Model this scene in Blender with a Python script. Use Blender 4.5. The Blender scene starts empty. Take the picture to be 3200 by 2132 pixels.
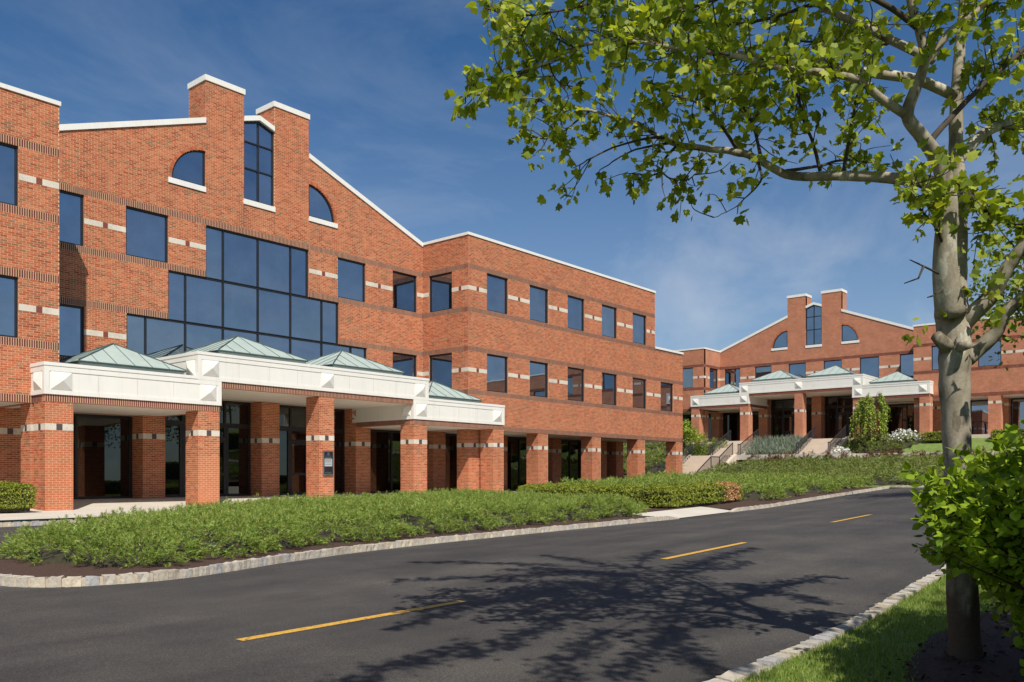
import bpy, math, random
import numpy as np
from mathutils import Vector, Matrix
rng = np.random.default_rng(7); random.seed(7)
scene = bpy.context.scene; COL = scene.collection
R = math.radians
# ------------------------------------------------------------------ camera
AL = R(40.105); CA, SA = math.cos(AL), math.sin(AL); EYE = 1.0416; FPX = 2682.49
cam = bpy.data.cameras.new('camera'); cam_o = bpy.data.objects.new('camera', cam); COL.objects.link(cam_o)
cam.sensor_fit = 'HORIZONTAL'; cam.sensor_width = 36; cam.lens = 36 * FPX / 3200
cam.shift_y = (1486 - 1066) / 3200; cam.clip_start = 0.05; cam.clip_end = 3000
cam_o.location = (0, 0, EYE); cam_o.rotation_euler = (R(90), 0, AL - R(90))
scene.camera = cam_o
# ------------------------------------------------------------------ sky and sun
SUN_EL = R(49); LX, LY = 0.574, 0.819          # light travels towards +x +y
world = bpy.data.worlds.new('World'); scene.world = world; world.use_nodes = True
wn, wl = world.node_tree.nodes, world.node_tree.links; wn.clear()
w_out = wn.new('ShaderNodeOutputWorld'); w_bg = wn.new('ShaderNodeBackground'); w_sky = wn.new('ShaderNodeTexSky')
w_sky.sky_type = 'NISHITA'; w_sky.sun_disc = False; w_sky.sun_elevation = SUN_EL
w_sky.sun_rotation = math.atan2(-LX, -LY)
w_sky.altitude = 0; w_sky.air_density = 1.0; w_sky.dust_density = 1.0; w_sky.ozone_density = 5.0
w_tc = wn.new('ShaderNodeTexCoord'); w_map = wn.new('ShaderNodeMapping')
w_map.inputs['Rotation'].default_value = (0, R(-30), R(-10)); w_map.inputs['Scale'].default_value = (1.2, 4.0, 6.0); w_map.inputs['Location'].default_value = (7.7, 4.1, 3.3)
w_n = wn.new('ShaderNodeTexNoise'); w_n.inputs['Scale'].default_value = 1.1; w_n.inputs['Detail'].default_value = 7; w_n.inputs['Roughness'].default_value = 0.62; w_n.inputs['Distortion'].default_value = 0.5
w_r = wn.new('ShaderNodeMapRange'); w_r.inputs[1].default_value = 0.44; w_r.inputs[2].default_value = 0.80; w_r.inputs[3].default_value = 0; w_r.inputs[4].default_value = 0.42
w_mix = wn.new('ShaderNodeMix'); w_mix.data_type = 'RGBA'; w_mix.inputs[7].default_value = (6.6, 7.2, 8.2, 1)
wl.new(w_tc.outputs['Generated'], w_map.inputs[0]); wl.new(w_map.outputs[0], w_n.inputs['Vector']); wl.new(w_n.outputs[0], w_r.inputs[0])
w_sep = wn.new('ShaderNodeSeparateXYZ'); wl.new(w_tc.outputs['Generated'], w_sep.inputs[0])
w_h = wn.new('ShaderNodeMapRange'); w_h.interpolation_type = 'SMOOTHSTEP'; w_h.inputs[1].default_value = 0.02; w_h.inputs[2].default_value = 0.50; w_h.inputs[3].default_value = 1; w_h.inputs[4].default_value = 0; wl.new(w_sep.outputs[2], w_h.inputs[0])   # thin cirrus looks thicker low in the sky, all the way round
w_a = wn.new('ShaderNodeMath'); w_a.operation = 'MULTIPLY_ADD'; w_a.inputs[1].default_value = 0.9; w_a.inputs[2].default_value = 0.45; wl.new(w_h.outputs[0], w_a.inputs[0])
w_b = wn.new('ShaderNodeMath'); w_b.operation = 'MULTIPLY'; wl.new(w_a.outputs[0], w_b.inputs[0]); wl.new(w_r.outputs[0], w_b.inputs[1])
w_c = wn.new('ShaderNodeMath'); w_c.operation = 'MULTIPLY_ADD'; w_c.inputs[1].default_value = 0.26; wl.new(w_h.outputs[0], w_c.inputs[0]); wl.new(w_b.outputs[0], w_c.inputs[2]); wl.new(w_c.outputs[0], w_mix.inputs[0]); w_hs = wn.new('ShaderNodeHueSaturation'); w_hs.inputs['Saturation'].default_value = 1.22; wl.new(w_sky.outputs[0], w_hs.inputs['Color']); wl.new(w_hs.outputs[0], w_mix.inputs[6]); wl.new(w_mix.outputs[2], w_bg.inputs[0]); wl.new(w_bg.outputs[0], w_out.inputs[0])
w_bg.inputs[1].default_value = 0.07
sun = bpy.data.lights.new('sun', 'SUN'); sun.energy = 4.2; sun.angle = R(0.53); sun.color = (1.0, 0.94, 0.84)
sun_o = bpy.data.objects.new('sun', sun); COL.objects.link(sun_o)
sun_o.rotation_euler = Vector((LX * math.cos(SUN_EL), LY * math.cos(SUN_EL), -math.sin(SUN_EL))).to_track_quat('-Z', 'Y').to_euler()
vs = scene.view_settings; vs.view_transform = 'Standard'; vs.look = 'None'; vs.exposure = 0.35; vs.gamma = 1.0; vs.use_curve_mapping = False

# ------------------------------------------------------------------ helpers
def P(x, y, d):
    """world point seen at photo pixel (x, y), d metres in front of the lens"""
    r = (x - 1600) / FPX * d; u = -(y - 1486) / FPX * d
    return np.array([CA * d + SA * r, SA * d - CA * r, EYE + u])
def link(o, parent=None):
    COL.objects.link(o)
    if parent is not None: o.parent = parent
    return o
def tag(o, label=None, cat=None, group=None, kind=None):
    if label: o['label'] = label
    if cat: o['category'] = cat
    if group: o['group'] = group
    if kind: o['kind'] = kind
    return o
def empty(name, loc, rz=0, scale=(1, 1, 1)):
    o = bpy.data.objects.new(name, None); o.location = loc; o.rotation_euler = (0, 0, rz); o.scale = scale; o.empty_display_size = .3
    return link(o)
def mesh_np(name, V, F, mats, parent=None, smooth=False, mi=None, attr=None):
    """V (n,3), F (m,k) arrays"""
    V = np.asarray(V, np.float32); F = np.asarray(F, np.int32); k = F.shape[1]
    me = bpy.data.meshes.new(name)
    me.vertices.add(len(V)); me.vertices.foreach_set('co', V.ravel())
    me.loops.add(F.size); me.loops.foreach_set('vertex_index', F.ravel())
    me.polygons.add(len(F)); me.polygons.foreach_set('loop_start', np.arange(len(F), dtype=np.int32) * k)
    if mi is not None: me.polygons.foreach_set('material_index', np.asarray(mi, np.int32))
    me.polygons.foreach_set('use_smooth', np.full(len(F), bool(smooth)))
    for m in (mats if isinstance(mats, (list, tuple)) else [mats]): me.materials.append(m)
    if attr is not None:
        a = me.attributes.new('tone', 'FLOAT', 'POINT'); a.data.foreach_set('value', np.asarray(attr, np.float32))
    me.update(calc_edges=True)
    return link(bpy.data.objects.new(name, me), parent)
class MB:
    """collects polygons, links them as one mesh"""
    def __init__(s): s.v = []; s.f = []; s.m = []
    def poly(s, pts, m=0):
        n = len(s.v); s.v += [tuple(map(float, p)) for p in pts]; s.f.append(tuple(range(n, n + len(pts)))); s.m.append(m)
    def hexa(s, p, m=0, skip=()):
        """p: 4 bottom points ccw, 4 top points"""
        n = len(s.v); s.v += [tuple(map(float, q)) for q in p]
        for i, q in enumerate(((3, 2, 1, 0), (4, 5, 6, 7), (0, 1, 5, 4), (1, 2, 6, 5), (2, 3, 7, 6), (3, 0, 4, 7))):
            if i in skip: continue
            s.f.append(tuple(n + a for a in q)); s.m.append(m[i] if isinstance(m, (list, tuple)) else m)
    def box(s, x0, x1, y0, y1, z0, z1, m=0, skip=()):
        s.hexa([(x0, y0, z0), (x1, y0, z0), (x1, y1, z0), (x0, y1, z0), (x0, y0, z1), (x1, y0, z1), (x1, y1, z1), (x0, y1, z1)], m, skip)
    def prism(s, pts, d, m=0):
        """extrude closed polygon pts along vector d"""
        a = [np.array(p, float) for p in pts]; b = [p + np.array(d, float) for p in a]; n = len(a)
        s.poly(a[::-1], m); s.poly(b, m)
        for i in range(n): s.poly([a[i], a[(i + 1) % n], b[(i + 1) % n], b[i]], m)
    def tube(s, pts, rad, seg=8, m=0, cap=True):
        pts = np.array(pts, float); n = len(pts); rad = np.broadcast_to(np.array(rad, float), (n,))
        t = np.gradient(pts, axis=0); t /= np.linalg.norm(t, axis=1)[:, None] + 1e-9
        ref = np.array([0., 0, 1]) if abs(t[0][2]) < .9 else np.array([1., 0, 0])
        base = len(s.v); a = np.cross(t[0], ref); a /= np.linalg.norm(a)
        for i in range(n):
            a = a - t[i] * (a @ t[i]); a /= np.linalg.norm(a) + 1e-9; b = np.cross(t[i], a)
            for j in range(seg):
                w = 2 * math.pi * j / seg
                s.v.append(tuple(pts[i] + rad[i] * (math.cos(w) * a + math.sin(w) * b)))
        for i in range(n - 1):
            for j in range(seg):
                j2 = (j + 1) % seg
                s.f.append((base + i * seg + j, base + i * seg + j2, base + (i + 1) * seg + j2, base + (i + 1) * seg + j)); s.m.append(m)
        if cap:
            s.f.append(tuple(base + (n - 1) * seg + j for j in range(seg))); s.m.append(m)
            s.f.append(tuple(base + j for j in range(seg))[::-1]); s.m.append(m)
    def build(s, name, mats, parent=None, smooth=False):
        me = bpy.data.meshes.new(name); me.from_pydata(s.v, [], s.f)
        for m in (mats if isinstance(mats, (list, tuple)) else [mats]): me.materials.append(m)
        me.polygons.foreach_set('material_index', s.m)
        if smooth: me.polygons.foreach_set('use_smooth', [True] * len(s.f))
        me.update()
        return link(bpy.data.objects.new(name, me), parent)
def spline(pts, n=6):
    p = np.array(pts, float); p = np.vstack([2 * p[0] - p[1], p, 2 * p[-1] - p[-2]]); out = []
    for i in range(1, len(p) - 2):
        for t in np.linspace(0, 1, n, endpoint=False):
            out.append(.5 * (2 * p[i] + (p[i + 1] - p[i - 1]) * t + (2 * p[i - 1] - 5 * p[i] + 4 * p[i + 1] - p[i + 2]) * t * t + (3 * p[i] - p[i - 1] - 3 * p[i + 1] + p[i + 2]) * t ** 3))
    out.append(p[-2]); return np.array(out)
def unit(a): return a / (np.linalg.norm(a, axis=-1, keepdims=True) + 1e-9)

# ------------------------------------------------------------------ materials
def new_mat(name):
    m = bpy.data.materials.new(name); m.use_nodes = True; nt = m.node_tree
    return m, nt, nt.nodes, nt.links, nt.nodes['Principled BSDF']
def ramp(N, stops, interp='LINEAR'):
    r = N.new('ShaderNodeValToRGB'); r.color_ramp.interpolation = interp; e = r.color_ramp.elements
    while len(e) < len(stops): e.new(.5)
    for i, (p, c) in enumerate(stops): e[i].position = p; e[i].color = (*c, 1)
    return r
def noise(N, L, scale, detail=4, rough=.55, vec=None, coord='Object'):
    n = N.new('ShaderNodeTexNoise'); n.inputs['Scale'].default_value = scale; n.inputs['Detail'].default_value = detail; n.inputs['Roughness'].default_value = rough
    if vec is None:
        tc = N.new('ShaderNodeTexCoord'); vec = tc.outputs[coord]
    L.new(vec, n.inputs['Vector']); return n
def mix(N, L, fac, a, b, mode='MIX'):
    m = N.new('ShaderNodeMix'); m.data_type = 'RGBA'; m.blend_type = mode
    for i, v in ((0, fac), (6, a), (7, b)):
        if isinstance(v, (int, float)): m.inputs[i].default_value = v
        elif isinstance(v, tuple): m.inputs[i].default_value = (*v, 1)
        else: L.new(v, m.inputs[i])
    return m.outputs[2]
def bump(N, L, bs, h, strength=.3, dist=.01):
    b = N.new('ShaderNodeBump'); b.inputs['Strength'].default_value = strength; b.inputs['Distance'].default_value = dist
    L.new(h, b.inputs['Height']); L.new(b.outputs[0], bs.inputs['Normal'])
def plain(name, c, rough=.7, var=.12, scale=3., metallic=0., spec=.5, bmp=0., bscale=60., coord='Object'):
    m, nt, N, L, bs = new_mat(name)
    n = noise(N, L, scale, 6, .6, coord=coord)
    r = ramp(N, [(.25, tuple(v * (1 - var) for v in c)), (.75, tuple(min(1, v * (1 + var)) for v in c))])
    L.new(n.outputs[0], r.inputs[0]); L.new(r.outputs[0], bs.inputs['Base Color'])
    bs.inputs['Roughness'].default_value = rough; bs.inputs['Metallic'].default_value = metallic; bs.inputs['Specular IOR Level'].default_value = spec
    if bmp: bump(N, L, bs, noise(N, L, bscale, 4).outputs[0], bmp)
    return m
def island_mat(name, stops, rough=.85, nscale=9., nvar=.15, bmp=.25, spec=.3):
    m, nt, N, L, bs = new_mat(name)
    g = N.new('ShaderNodeNewGeometry'); r = ramp(N, stops); L.new(g.outputs['Random Per Island'], r.inputs[0])
    n = noise(N, L, nscale, 6, .6); v = ramp(N, [(.3, (1 - nvar,) * 3), (.7, (1 + nvar * .4,) * 3)]); L.new(n.outputs[0], v.inputs[0])
    c = mix(N, L, 1., r.outputs[0], v.outputs[0], 'MULTIPLY')
    tc = N.new('ShaderNodeTexCoord'); mp = N.new('ShaderNodeMapping'); mp.inputs['Scale'].default_value = (.9, .9, .35); L.new(tc.outputs['Object'], mp.inputs[0])
    w = noise(N, L, 1.1, 6, .65, vec=mp.outputs[0]); wv = ramp(N, [(.30, (.80, .80, .82)), (.5, (1., 1., 1.)), (.72, (1.10, 1.10, 1.08))]); L.new(w.outputs[0], wv.inputs[0])
    c = mix(N, L, 1., c, wv.outputs[0], 'MULTIPLY'); L.new(c, bs.inputs['Base Color'])
    bs.inputs['Roughness'].default_value = rough; bs.inputs['Specular IOR Level'].default_value = spec
    if bmp: bump(N, L, bs, noise(N, L, 140, 3).outputs[0], bmp, .004)
    return m
BRICK_STOPS = [(0, (.31, .074, .033)), (.14, (.41, .103, .044)), (.5, (.50, .145, .062)), (.78, (.56, .188, .086)), (.90, (.43, .158, .074)), (1, (.24, .132, .068))]
SOLD_STOPS = [(0, (.12, .030, .026)), (.4, (.17, .042, .032)), (.75, (.21, .060, .042)), (.9, (.13, .055, .042)), (1, (.10, .055, .055))]
M_BRICK = island_mat('red_brick', BRICK_STOPS)
M_SOLD = island_mat('dark_soldier_brick', SOLD_STOPS)
M_MORTAR = plain('mortar', (.64, .44, .275), .95, .12, 25)
M_STONE = island_mat('cast_stone', [(0, (.62, .56, .46)), (1, (.70, .64, .54))], .8, 14, .15)
M_TILE_RED = plain('red_tile', (.20, .05, .028), .6)
M_TILE_DARK = plain('dark_tile', (.075, .058, .062), .6)
def brick_tex():
    m, nt, N, L, bs = new_mat('brickwork')
    tc = N.new('ShaderNodeTexCoord'); sp = N.new('ShaderNodeSeparateXYZ'); ad = N.new('ShaderNodeMath'); ad.operation = 'ADD'; cb = N.new('ShaderNodeCombineXYZ')
    L.new(tc.outputs['Object'], sp.inputs[0]); L.new(sp.outputs[0], ad.inputs[0]); L.new(sp.outputs[1], ad.inputs[1]); L.new(ad.outputs[0], cb.inputs[0]); L.new(sp.outputs[2], cb.inputs[1])
    b = N.new('ShaderNodeTexBrick'); L.new(cb.outputs[0], b.inputs['Vector'])
    b.inputs['Scale'].default_value = 1; b.inputs['Mortar Size'].default_value = .0062; b.inputs['Mortar Smooth'].default_value = .1; b.inputs['Brick Width'].default_value = .203; b.inputs['Row Height'].default_value = .0677
    b.inputs['Color1'].default_value = (.42, .130, .068, 1); b.inputs['Color2'].default_value = (.50, .195, .108, 1); b.inputs['Mortar'].default_value = (.60, .40, .26, 1)
    n = noise(N, L, 1.3, 6, .65); v = ramp(N, [(.3, (.8,) * 3), (.7, (1.08,) * 3)]); L.new(n.outputs[0], v.inputs[0])
    L.new(mix(N, L, 1., b.outputs[0], v.outputs[0], 'MULTIPLY'), bs.inputs['Base Color']); bs.inputs['Roughness'].default_value = .88; bs.inputs['Specular IOR Level'].default_value = .3
    inv = N.new('ShaderNodeMath'); inv.operation = 'SUBTRACT'; inv.inputs[0].default_value = 1; L.new(b.outputs['Fac'], inv.inputs[1]); bump(N, L, bs, inv.outputs[0], .5, .008)
    return m
M_BRICKTEX = brick_tex()
def trim(name, c):
    m, nt, N, L, bs = new_mat(name); tc = N.new('ShaderNodeTexCoord'); mp = N.new('ShaderNodeMapping'); mp.inputs['Scale'].default_value = (5, 5, .5); L.new(tc.outputs['Object'], mp.inputs[0])
    a = noise(N, L, 1.3, 6, .7, vec=mp.outputs[0]); ra = ramp(N, [(.30, tuple(v * w for v, w in zip(c, (.93, .92, .89)))), (.48, c), (1, c)]); L.new(a.outputs[0], ra.inputs[0])
    b = noise(N, L, .8, 5, .6); rb = ramp(N, [(.3, (.93,) * 3), (.7, (1.,) * 3)]); L.new(b.outputs[0], rb.inputs[0])
    L.new(mix(N, L, 1., ra.outputs[0], rb.outputs[0], 'MULTIPLY'), bs.inputs['Base Color']); bs.inputs['Roughness'].default_value = .5; return m
M_WHITE = trim('white_panel', (.80, .78, .72))
M_CAP = trim('white_coping', (.80, .78, .73))
M_JOINT = plain('sealant', (.42, .40, .36), .8)
M_SOFFIT = plain('white_soffit', (.74, .70, .62), .7, .04, 1)
M_FRAME = plain('black_frame', (.016, .016, .018), .4, .2, 5)
M_COPPER = plain('green_copper', (.36, .435, .40), .55, .10, 2.2)
M_COPPER_D = plain('dark_copper_seam', (.05, .085, .08), .5, .2, 3)
M_METAL_GREY = plain('grey_metal', (.30, .31, .33), .35, .1, 4, metallic=.7)
M_RAIL = plain('black_rail', (.018, .017, .02), .45, .2, 5)
M_CONC = plain('concrete', (.56, .51, .43), .85, .10, 1.2, bmp=.2, bscale=90)
M_STEP = plain('step_concrete', (.60, .50, .40), .85, .08, 1.5, bmp=.2)
def glass_mat(name, tint, fac, dark):
    m, nt, N, L, bs = new_mat(name); N.remove(bs)
    out = N['Material Output']; g = N.new('ShaderNodeBsdfGlossy'); g.inputs['Roughness'].default_value = .012; g.inputs['Color'].default_value = (*tint, 1)
    d = N.new('ShaderNodeBsdfDiffuse'); d.inputs['Color'].default_value = (*dark, 1)
    fr = N.new('ShaderNodeFresnel'); fr.inputs['IOR'].default_value = 1.5
    mr = N.new('ShaderNodeMapRange'); mr.inputs[1].default_value = .04; mr.inputs[2].default_value = 1; mr.inputs[3].default_value = fac; mr.inputs[4].default_value = 1; L.new(fr.outputs[0], mr.inputs[0])
    ms = N.new('ShaderNodeMixShader'); L.new(mr.outputs[0], ms.inputs[0]); L.new(d.outputs[0], ms.inputs[1]); L.new(g.outputs[0], ms.inputs[2]); L.new(ms.outputs[0], out.inputs[0])
    n = noise(N, L, .55, 2); b = N.new('ShaderNodeBump'); b.inputs['Strength'].default_value = .05; b.inputs['Distance'].default_value = .03; L.new(n.outputs[0], b.inputs['Height'])
    oi = N.new('ShaderNodeObjectInfo'); wv = N.new('ShaderNodeTexWhiteNoise'); wv.noise_dimensions = '1D'; L.new(oi.outputs['Random'], wv.inputs['W'])      # every pane hangs at a slightly different tilt
    sb = N.new('ShaderNodeVectorMath'); sb.operation = 'SUBTRACT'; sb.inputs[1].default_value = (.5, .5, .5); L.new(wv.outputs['Color'], sb.inputs[0])
    sc_ = N.new('ShaderNodeVectorMath'); sc_.operation = 'SCALE'; sc_.inputs['Scale'].default_value = .05; L.new(sb.outputs[0], sc_.inputs[0])
    av = N.new('ShaderNodeVectorMath'); L.new(b.outputs[0], av.inputs[0]); L.new(sc_.outputs[0], av.inputs[1]); nv = N.new('ShaderNodeVectorMath'); nv.operation = 'NORMALIZE'; L.new(av.outputs[0], nv.inputs[0]); L.new(nv.outputs[0], g.inputs['Normal'])
    dn = noise(N, L, 1.2, 5, .7); dr = ramp(N, [(.35, tuple(v * .86 for v in tint)), (.65, tint)]); L.new(dn.outputs[0], dr.inputs[0]); L.new(dr.outputs[0], g.inputs['Color'])
    return m
M_GLASS = glass_mat('blue_reflective_glass', (.56, .65, .76), .60, (.010, .014, .018))
M_GLASS_DARK = glass_mat('dark_glass', (.55, .60, .55), .16, (.004, .004, .005))
def asphalt():
    m, nt, N, L, bs = new_mat('asphalt')
    a = noise(N, L, 75, 5, .85); ra = ramp(N, [(.30, (.017, .016, .015)), (.48, (.052, .048, .044)), (.58, (.088, .081, .073)), (.70, (.25, .22, .18))]); L.new(a.outputs[0], ra.inputs[0])
    tc = N.new('ShaderNodeTexCoord'); mp = N.new('ShaderNodeMapping'); mp.inputs['Scale'].default_value = (.10, .55, 1); L.new(tc.outputs['Object'], mp.inputs[0])
    b = noise(N, L, 1.4, 7, .62, vec=mp.outputs[0]); rb = ramp(N, [(.30, (.62, .62, .64)), (.52, (1.0,) * 3), (.70, (1.34, 1.32, 1.26))]); L.new(b.outputs[0], rb.inputs[0])
    v = N.new('ShaderNodeTexVoronoi'); v.inputs['Scale'].default_value = 16; L.new(tc.outputs['Object'], v.inputs['Vector'])
    rv = ramp(N, [(.0, (1, 1, 1)), (.022, (1, 1, 1)), (.035, (0, 0, 0))]); L.new(v.outputs['Distance'], rv.inputs[0])
    mo = noise(N, L, .9, 8, .68); rm = ramp(N, [(.34, (.76, .76, .78)), (.52, (1., 1., 1.)), (.68, (1.30, 1.27, 1.20))]); L.new(mo.outputs[0], rm.inputs[0])
    c = mix(N, L, 1., ra.outputs[0], rb.outputs[0], 'MULTIPLY'); c = mix(N, L, 1., c, rm.outputs[0], 'MULTIPLY')
    c = mix(N, L, rv.outputs[0], c, (.26, .22, .16))
    L.new(c, bs.inputs['Base Color']); bs.inputs['Roughness'].default_value = .82; bs.inputs['Specular IOR Level'].default_value = .35
    bump(N, L, bs, a.outputs[0], .6, .006); return m
M_ASPHALT = asphalt()
def paint():
    m, nt, N, L, bs = new_mat('yellow_road_paint'); a = noise(N, L, 30, 6, .7)
    r = ramp(N, [(.37, (.07, .06, .045)), (.43, (.58, .32, .045)), (.7, (.68, .39, .06))]); L.new(a.outputs[0], r.inputs[0]); L.new(r.outputs[0], bs.inputs['Base Color']); bs.inputs['Roughness'].default_value = .75
    return m
M_PAINT = paint()
M_MULCH = plain('bark_mulch', (.062, .031, .019), .95, .6, 40, bmp=.9, bscale=55)
M_GRASSBASE = plain('lawn_soil_green', (.14, .20, .042), .95, .30, 3, bmp=.6, bscale=40)
def granite():
    m, nt, N, L, bs = new_mat('granite_block'); g = N.new('ShaderNodeObjectInfo')
    r = ramp(N, [(0, (.42, .37, .30)), (.4, (.50, .47, .42)), (.75, (.55, .49, .38)), (1, (.40, .40, .41))]); L.new(g.outputs['Random'], r.inputs[0])
    n = noise(N, L, 18, 7, .7); v = ramp(N, [(.28, (.55, .5, .45)), (.5, (.95, .93, .9)), (.75, (1.15, 1.12, 1.05))]); L.new(n.outputs[0], v.inputs[0])
    L.new(mix(N, L, 1., r.outputs[0], v.outputs[0], 'MULTIPLY'), bs.inputs['Base Color']); bs.inputs['Roughness'].default_value = .85; bump(N, L, bs, n.outputs[0], .6, .02); return m
M_GRANITE = granite()
M_KERBMORTAR = plain('kerb_mortar', (.50, .42, .32), .95, .2, 12)
def leaf_mat(name, stops, trans=.35, tcol=None, patch=None, rough=.55, spec=.35):
    m, nt, N, L, bs = new_mat(name); g = N.new('ShaderNodeNewGeometry'); r = ramp(N, stops); L.new(g.outputs['Random Per Island'], r.inputs[0]); c = r.outputs[0]
    if patch:
        n = noise(N, L, patch[0], 3); q = ramp(N, [(patch[1], (0, 0, 0)), (patch[1] + .08, (1, 1, 1))]); L.new(n.outputs[0], q.inputs[0])
        c = mix(N, L, q.outputs[0], c, patch[2])
    L.new(c, bs.inputs['Base Color']); bs.inputs['Roughness'].default_value = rough; bs.inputs['Specular IOR Level'].default_value = spec
    t = N.new('ShaderNodeBsdfTranslucent'); L.new(mix(N, L, 1., c, tcol or (1.5, 1.4, .5), 'MULTIPLY'), t.inputs[0])
    ms = N.new('ShaderNodeMixShader'); ms.inputs[0].default_value = trans; L.new(bs.outputs[0], ms.inputs[1]); L.new(t.outputs[0], ms.inputs[2]); L.new(ms.outputs[0], N['Material Output'].inputs[0])
    return m
M_JUN = leaf_mat('juniper_needles', [(0, (.10, .175, .028)), (.5, (.22, .32, .050)), (.85, (.34, .43, .080)), (.97, (.40, .36, .12)), (1, (.50, .29, .12))], .24, patch=(.9, .70, (.26, .20, .10)), tcol=(1.2, 1.2, .6))
M_JUN2 = leaf_mat('bank_juniper_needles', [(0, (.11, .16, .034)), (.5, (.19, .25, .055)), (.88, (.27, .32, .08)), (1, (.36, .19, .09))], .28, patch=(.22, .60, (.17, .155, .055)), tcol=(1.2, 1.2, .6))
M_JUNRED = leaf_mat('rusty_groundcover', [(0, (.12, .05, .03)), (.6, (.20, .085, .045)), (1, (.13, .12, .04))], .2)
M_BOX = leaf_mat('boxwood_leaves', [(0, (.12, .15, .016)), (.5, (.22, .26, .026)), (1, (.34, .37, .045))], .3, tcol=(1.3, 1.3, .5))
M_DEAD = leaf_mat('dead_twigs', [(0, (.46, .23, .09)), (.6, (.62, .36, .16)), (1, (.42, .24, .12))], .2, tcol=(1.2, 1, .8))
M_PLANE = leaf_mat('plane_leaves', [(0, (.12, .17, .018)), (.5, (.24, .31, .030)), (.85, (.36, .42, .046)), (1, (.44, .48, .08))], .42, tcol=(1.7, 1.6, .5))
M_SHRUB = leaf_mat('shrub_leaves', [(0, (.12, .20, .012)), (.5, (.22, .32, .018)), (1, (.34, .45, .03))], .22, tcol=(1.3, 1.3, .5), spec=.2)
M_TREE2 = leaf_mat('distant_leaves', [(0, (.07, .11, .016)), (.5, (.13, .19, .026)), (1, (.21, .27, .045))], .35)
M_WEEP = leaf_mat('weeping_leaves', [(0, (.18, .26, .03)), (.5, (.28, .37, .05)), (1, (.38, .46, .08))], .35, tcol=(1.2, 1.2, .5))
M_WHITEFL = leaf_mat('white_blossom', [(0, (.72, .72, .70)), (1, (.85, .85, .83))], .2, tcol=(1, 1, 1))
M_LAV = leaf_mat('grey_green_leaves', [(0, (.14, .18, .12)), (.5, (.22, .27, .19)), (1, (.30, .33, .26))], .2, tcol=(1, 1, .9))
M_GRASS = leaf_mat('grass_blades', [(0, (.10, .17, .02)), (.5, (.20, .29, .04)), (.9, (.30, .37, .08)), (1, (.42, .37, .16))], .3)
M_TWIG = plain('dark_twig', (.055, .042, .03), .9, .3, 20)
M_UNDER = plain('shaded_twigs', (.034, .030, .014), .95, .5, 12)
def bark():
    m, nt, N, L, bs = new_mat('plane_bark'); tc = N.new('ShaderNodeTexCoord'); mp = N.new('ShaderNodeMapping'); mp.inputs['Scale'].default_value = (1, 1, .45); L.new(tc.outputs['Object'], mp.inputs[0])
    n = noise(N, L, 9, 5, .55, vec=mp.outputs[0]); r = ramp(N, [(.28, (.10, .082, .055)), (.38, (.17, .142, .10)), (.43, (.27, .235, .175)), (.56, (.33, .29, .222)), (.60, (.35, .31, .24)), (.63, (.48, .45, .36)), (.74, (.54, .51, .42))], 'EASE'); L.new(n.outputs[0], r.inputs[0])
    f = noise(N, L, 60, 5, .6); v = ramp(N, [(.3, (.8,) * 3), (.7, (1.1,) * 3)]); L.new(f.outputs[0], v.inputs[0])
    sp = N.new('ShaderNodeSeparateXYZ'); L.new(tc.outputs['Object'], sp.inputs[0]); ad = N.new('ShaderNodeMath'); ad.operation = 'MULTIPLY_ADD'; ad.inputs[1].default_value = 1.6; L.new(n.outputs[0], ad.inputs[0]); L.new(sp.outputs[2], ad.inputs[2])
    old_bark_shade = ramp(N, [(.55, (1, 1, 1)), (.80, (0, 0, 0))]); dv = N.new('ShaderNodeMath'); dv.operation = 'DIVIDE'; dv.inputs[1].default_value = 2.; L.new(ad.outputs[0], dv.inputs[0]); L.new(dv.outputs[0], old_bark_shade.inputs[0])
    c = mix(N, L, old_bark_shade.outputs[0], r.outputs[0], (.105, .070, .045))  # brown old bark at the foot, darkened further to deepen the shade there
    L.new(mix(N, L, 1., c, v.outputs[0], 'MULTIPLY'), bs.inputs['Base Color']); bs.inputs['Roughness'].default_value = .85; bs.inputs['Specular IOR Level'].default_value = .25
    bump(N, L, bs, n.outputs[0], .5, .02); return m
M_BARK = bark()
# ------------------------------------------------------------------ terrain
def prof(xs, zs): return lambda x: np.interp(x, xs, zs)
prof_a = prof([-40, 3, 9.3, 14, 19, 24.4, 29.7, 35.5, 60], [-.15, -.15, -.15, -.10, -.05, .07, .28, .50, 1.1])
prof_b = prof([-40, 3.5, 6, 9.6, 11.9, 15.5, 19, 22.4, 30, 36, 60], [-.15, -.15, -.14, -.02, .05, .17, .28, .40, .60, .75, 1.2])
def z_road(x, y):
    t = np.clip((10.6 - np.asarray(y, float)) / 5.05, 0, 1)
    return prof_a(x) * (1 - t) + prof_b(x) * t
def patch(name, xs, ylo, yhi, ny, zfn, mat, parent=None, kind='structure', smooth=True):
    xs = np.asarray(xs, float); t = np.linspace(0, 1, ny)
    lo = np.array([ylo(x) if callable(ylo) else ylo for x in xs]); hi = np.array([yhi(x) if callable(yhi) else yhi for x in xs])
    X = np.repeat(xs, ny); Y = (lo[:, None] * (1 - t) + hi[:, None] * t).ravel(); Z = zfn(X, Y) * np.ones_like(X)
    i, j = np.meshgrid(np.arange(len(xs) - 1), np.arange(ny - 1), indexing='ij'); a = (i * ny + j).ravel()
    F = np.stack([a, a + ny, a + ny + 1, a + 1], 1)
    o = mesh_np(name, np.stack([X, Y, Z], 1), F, mat, parent, smooth)
    if kind and parent is None: o['kind'] = kind
    return o
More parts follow.
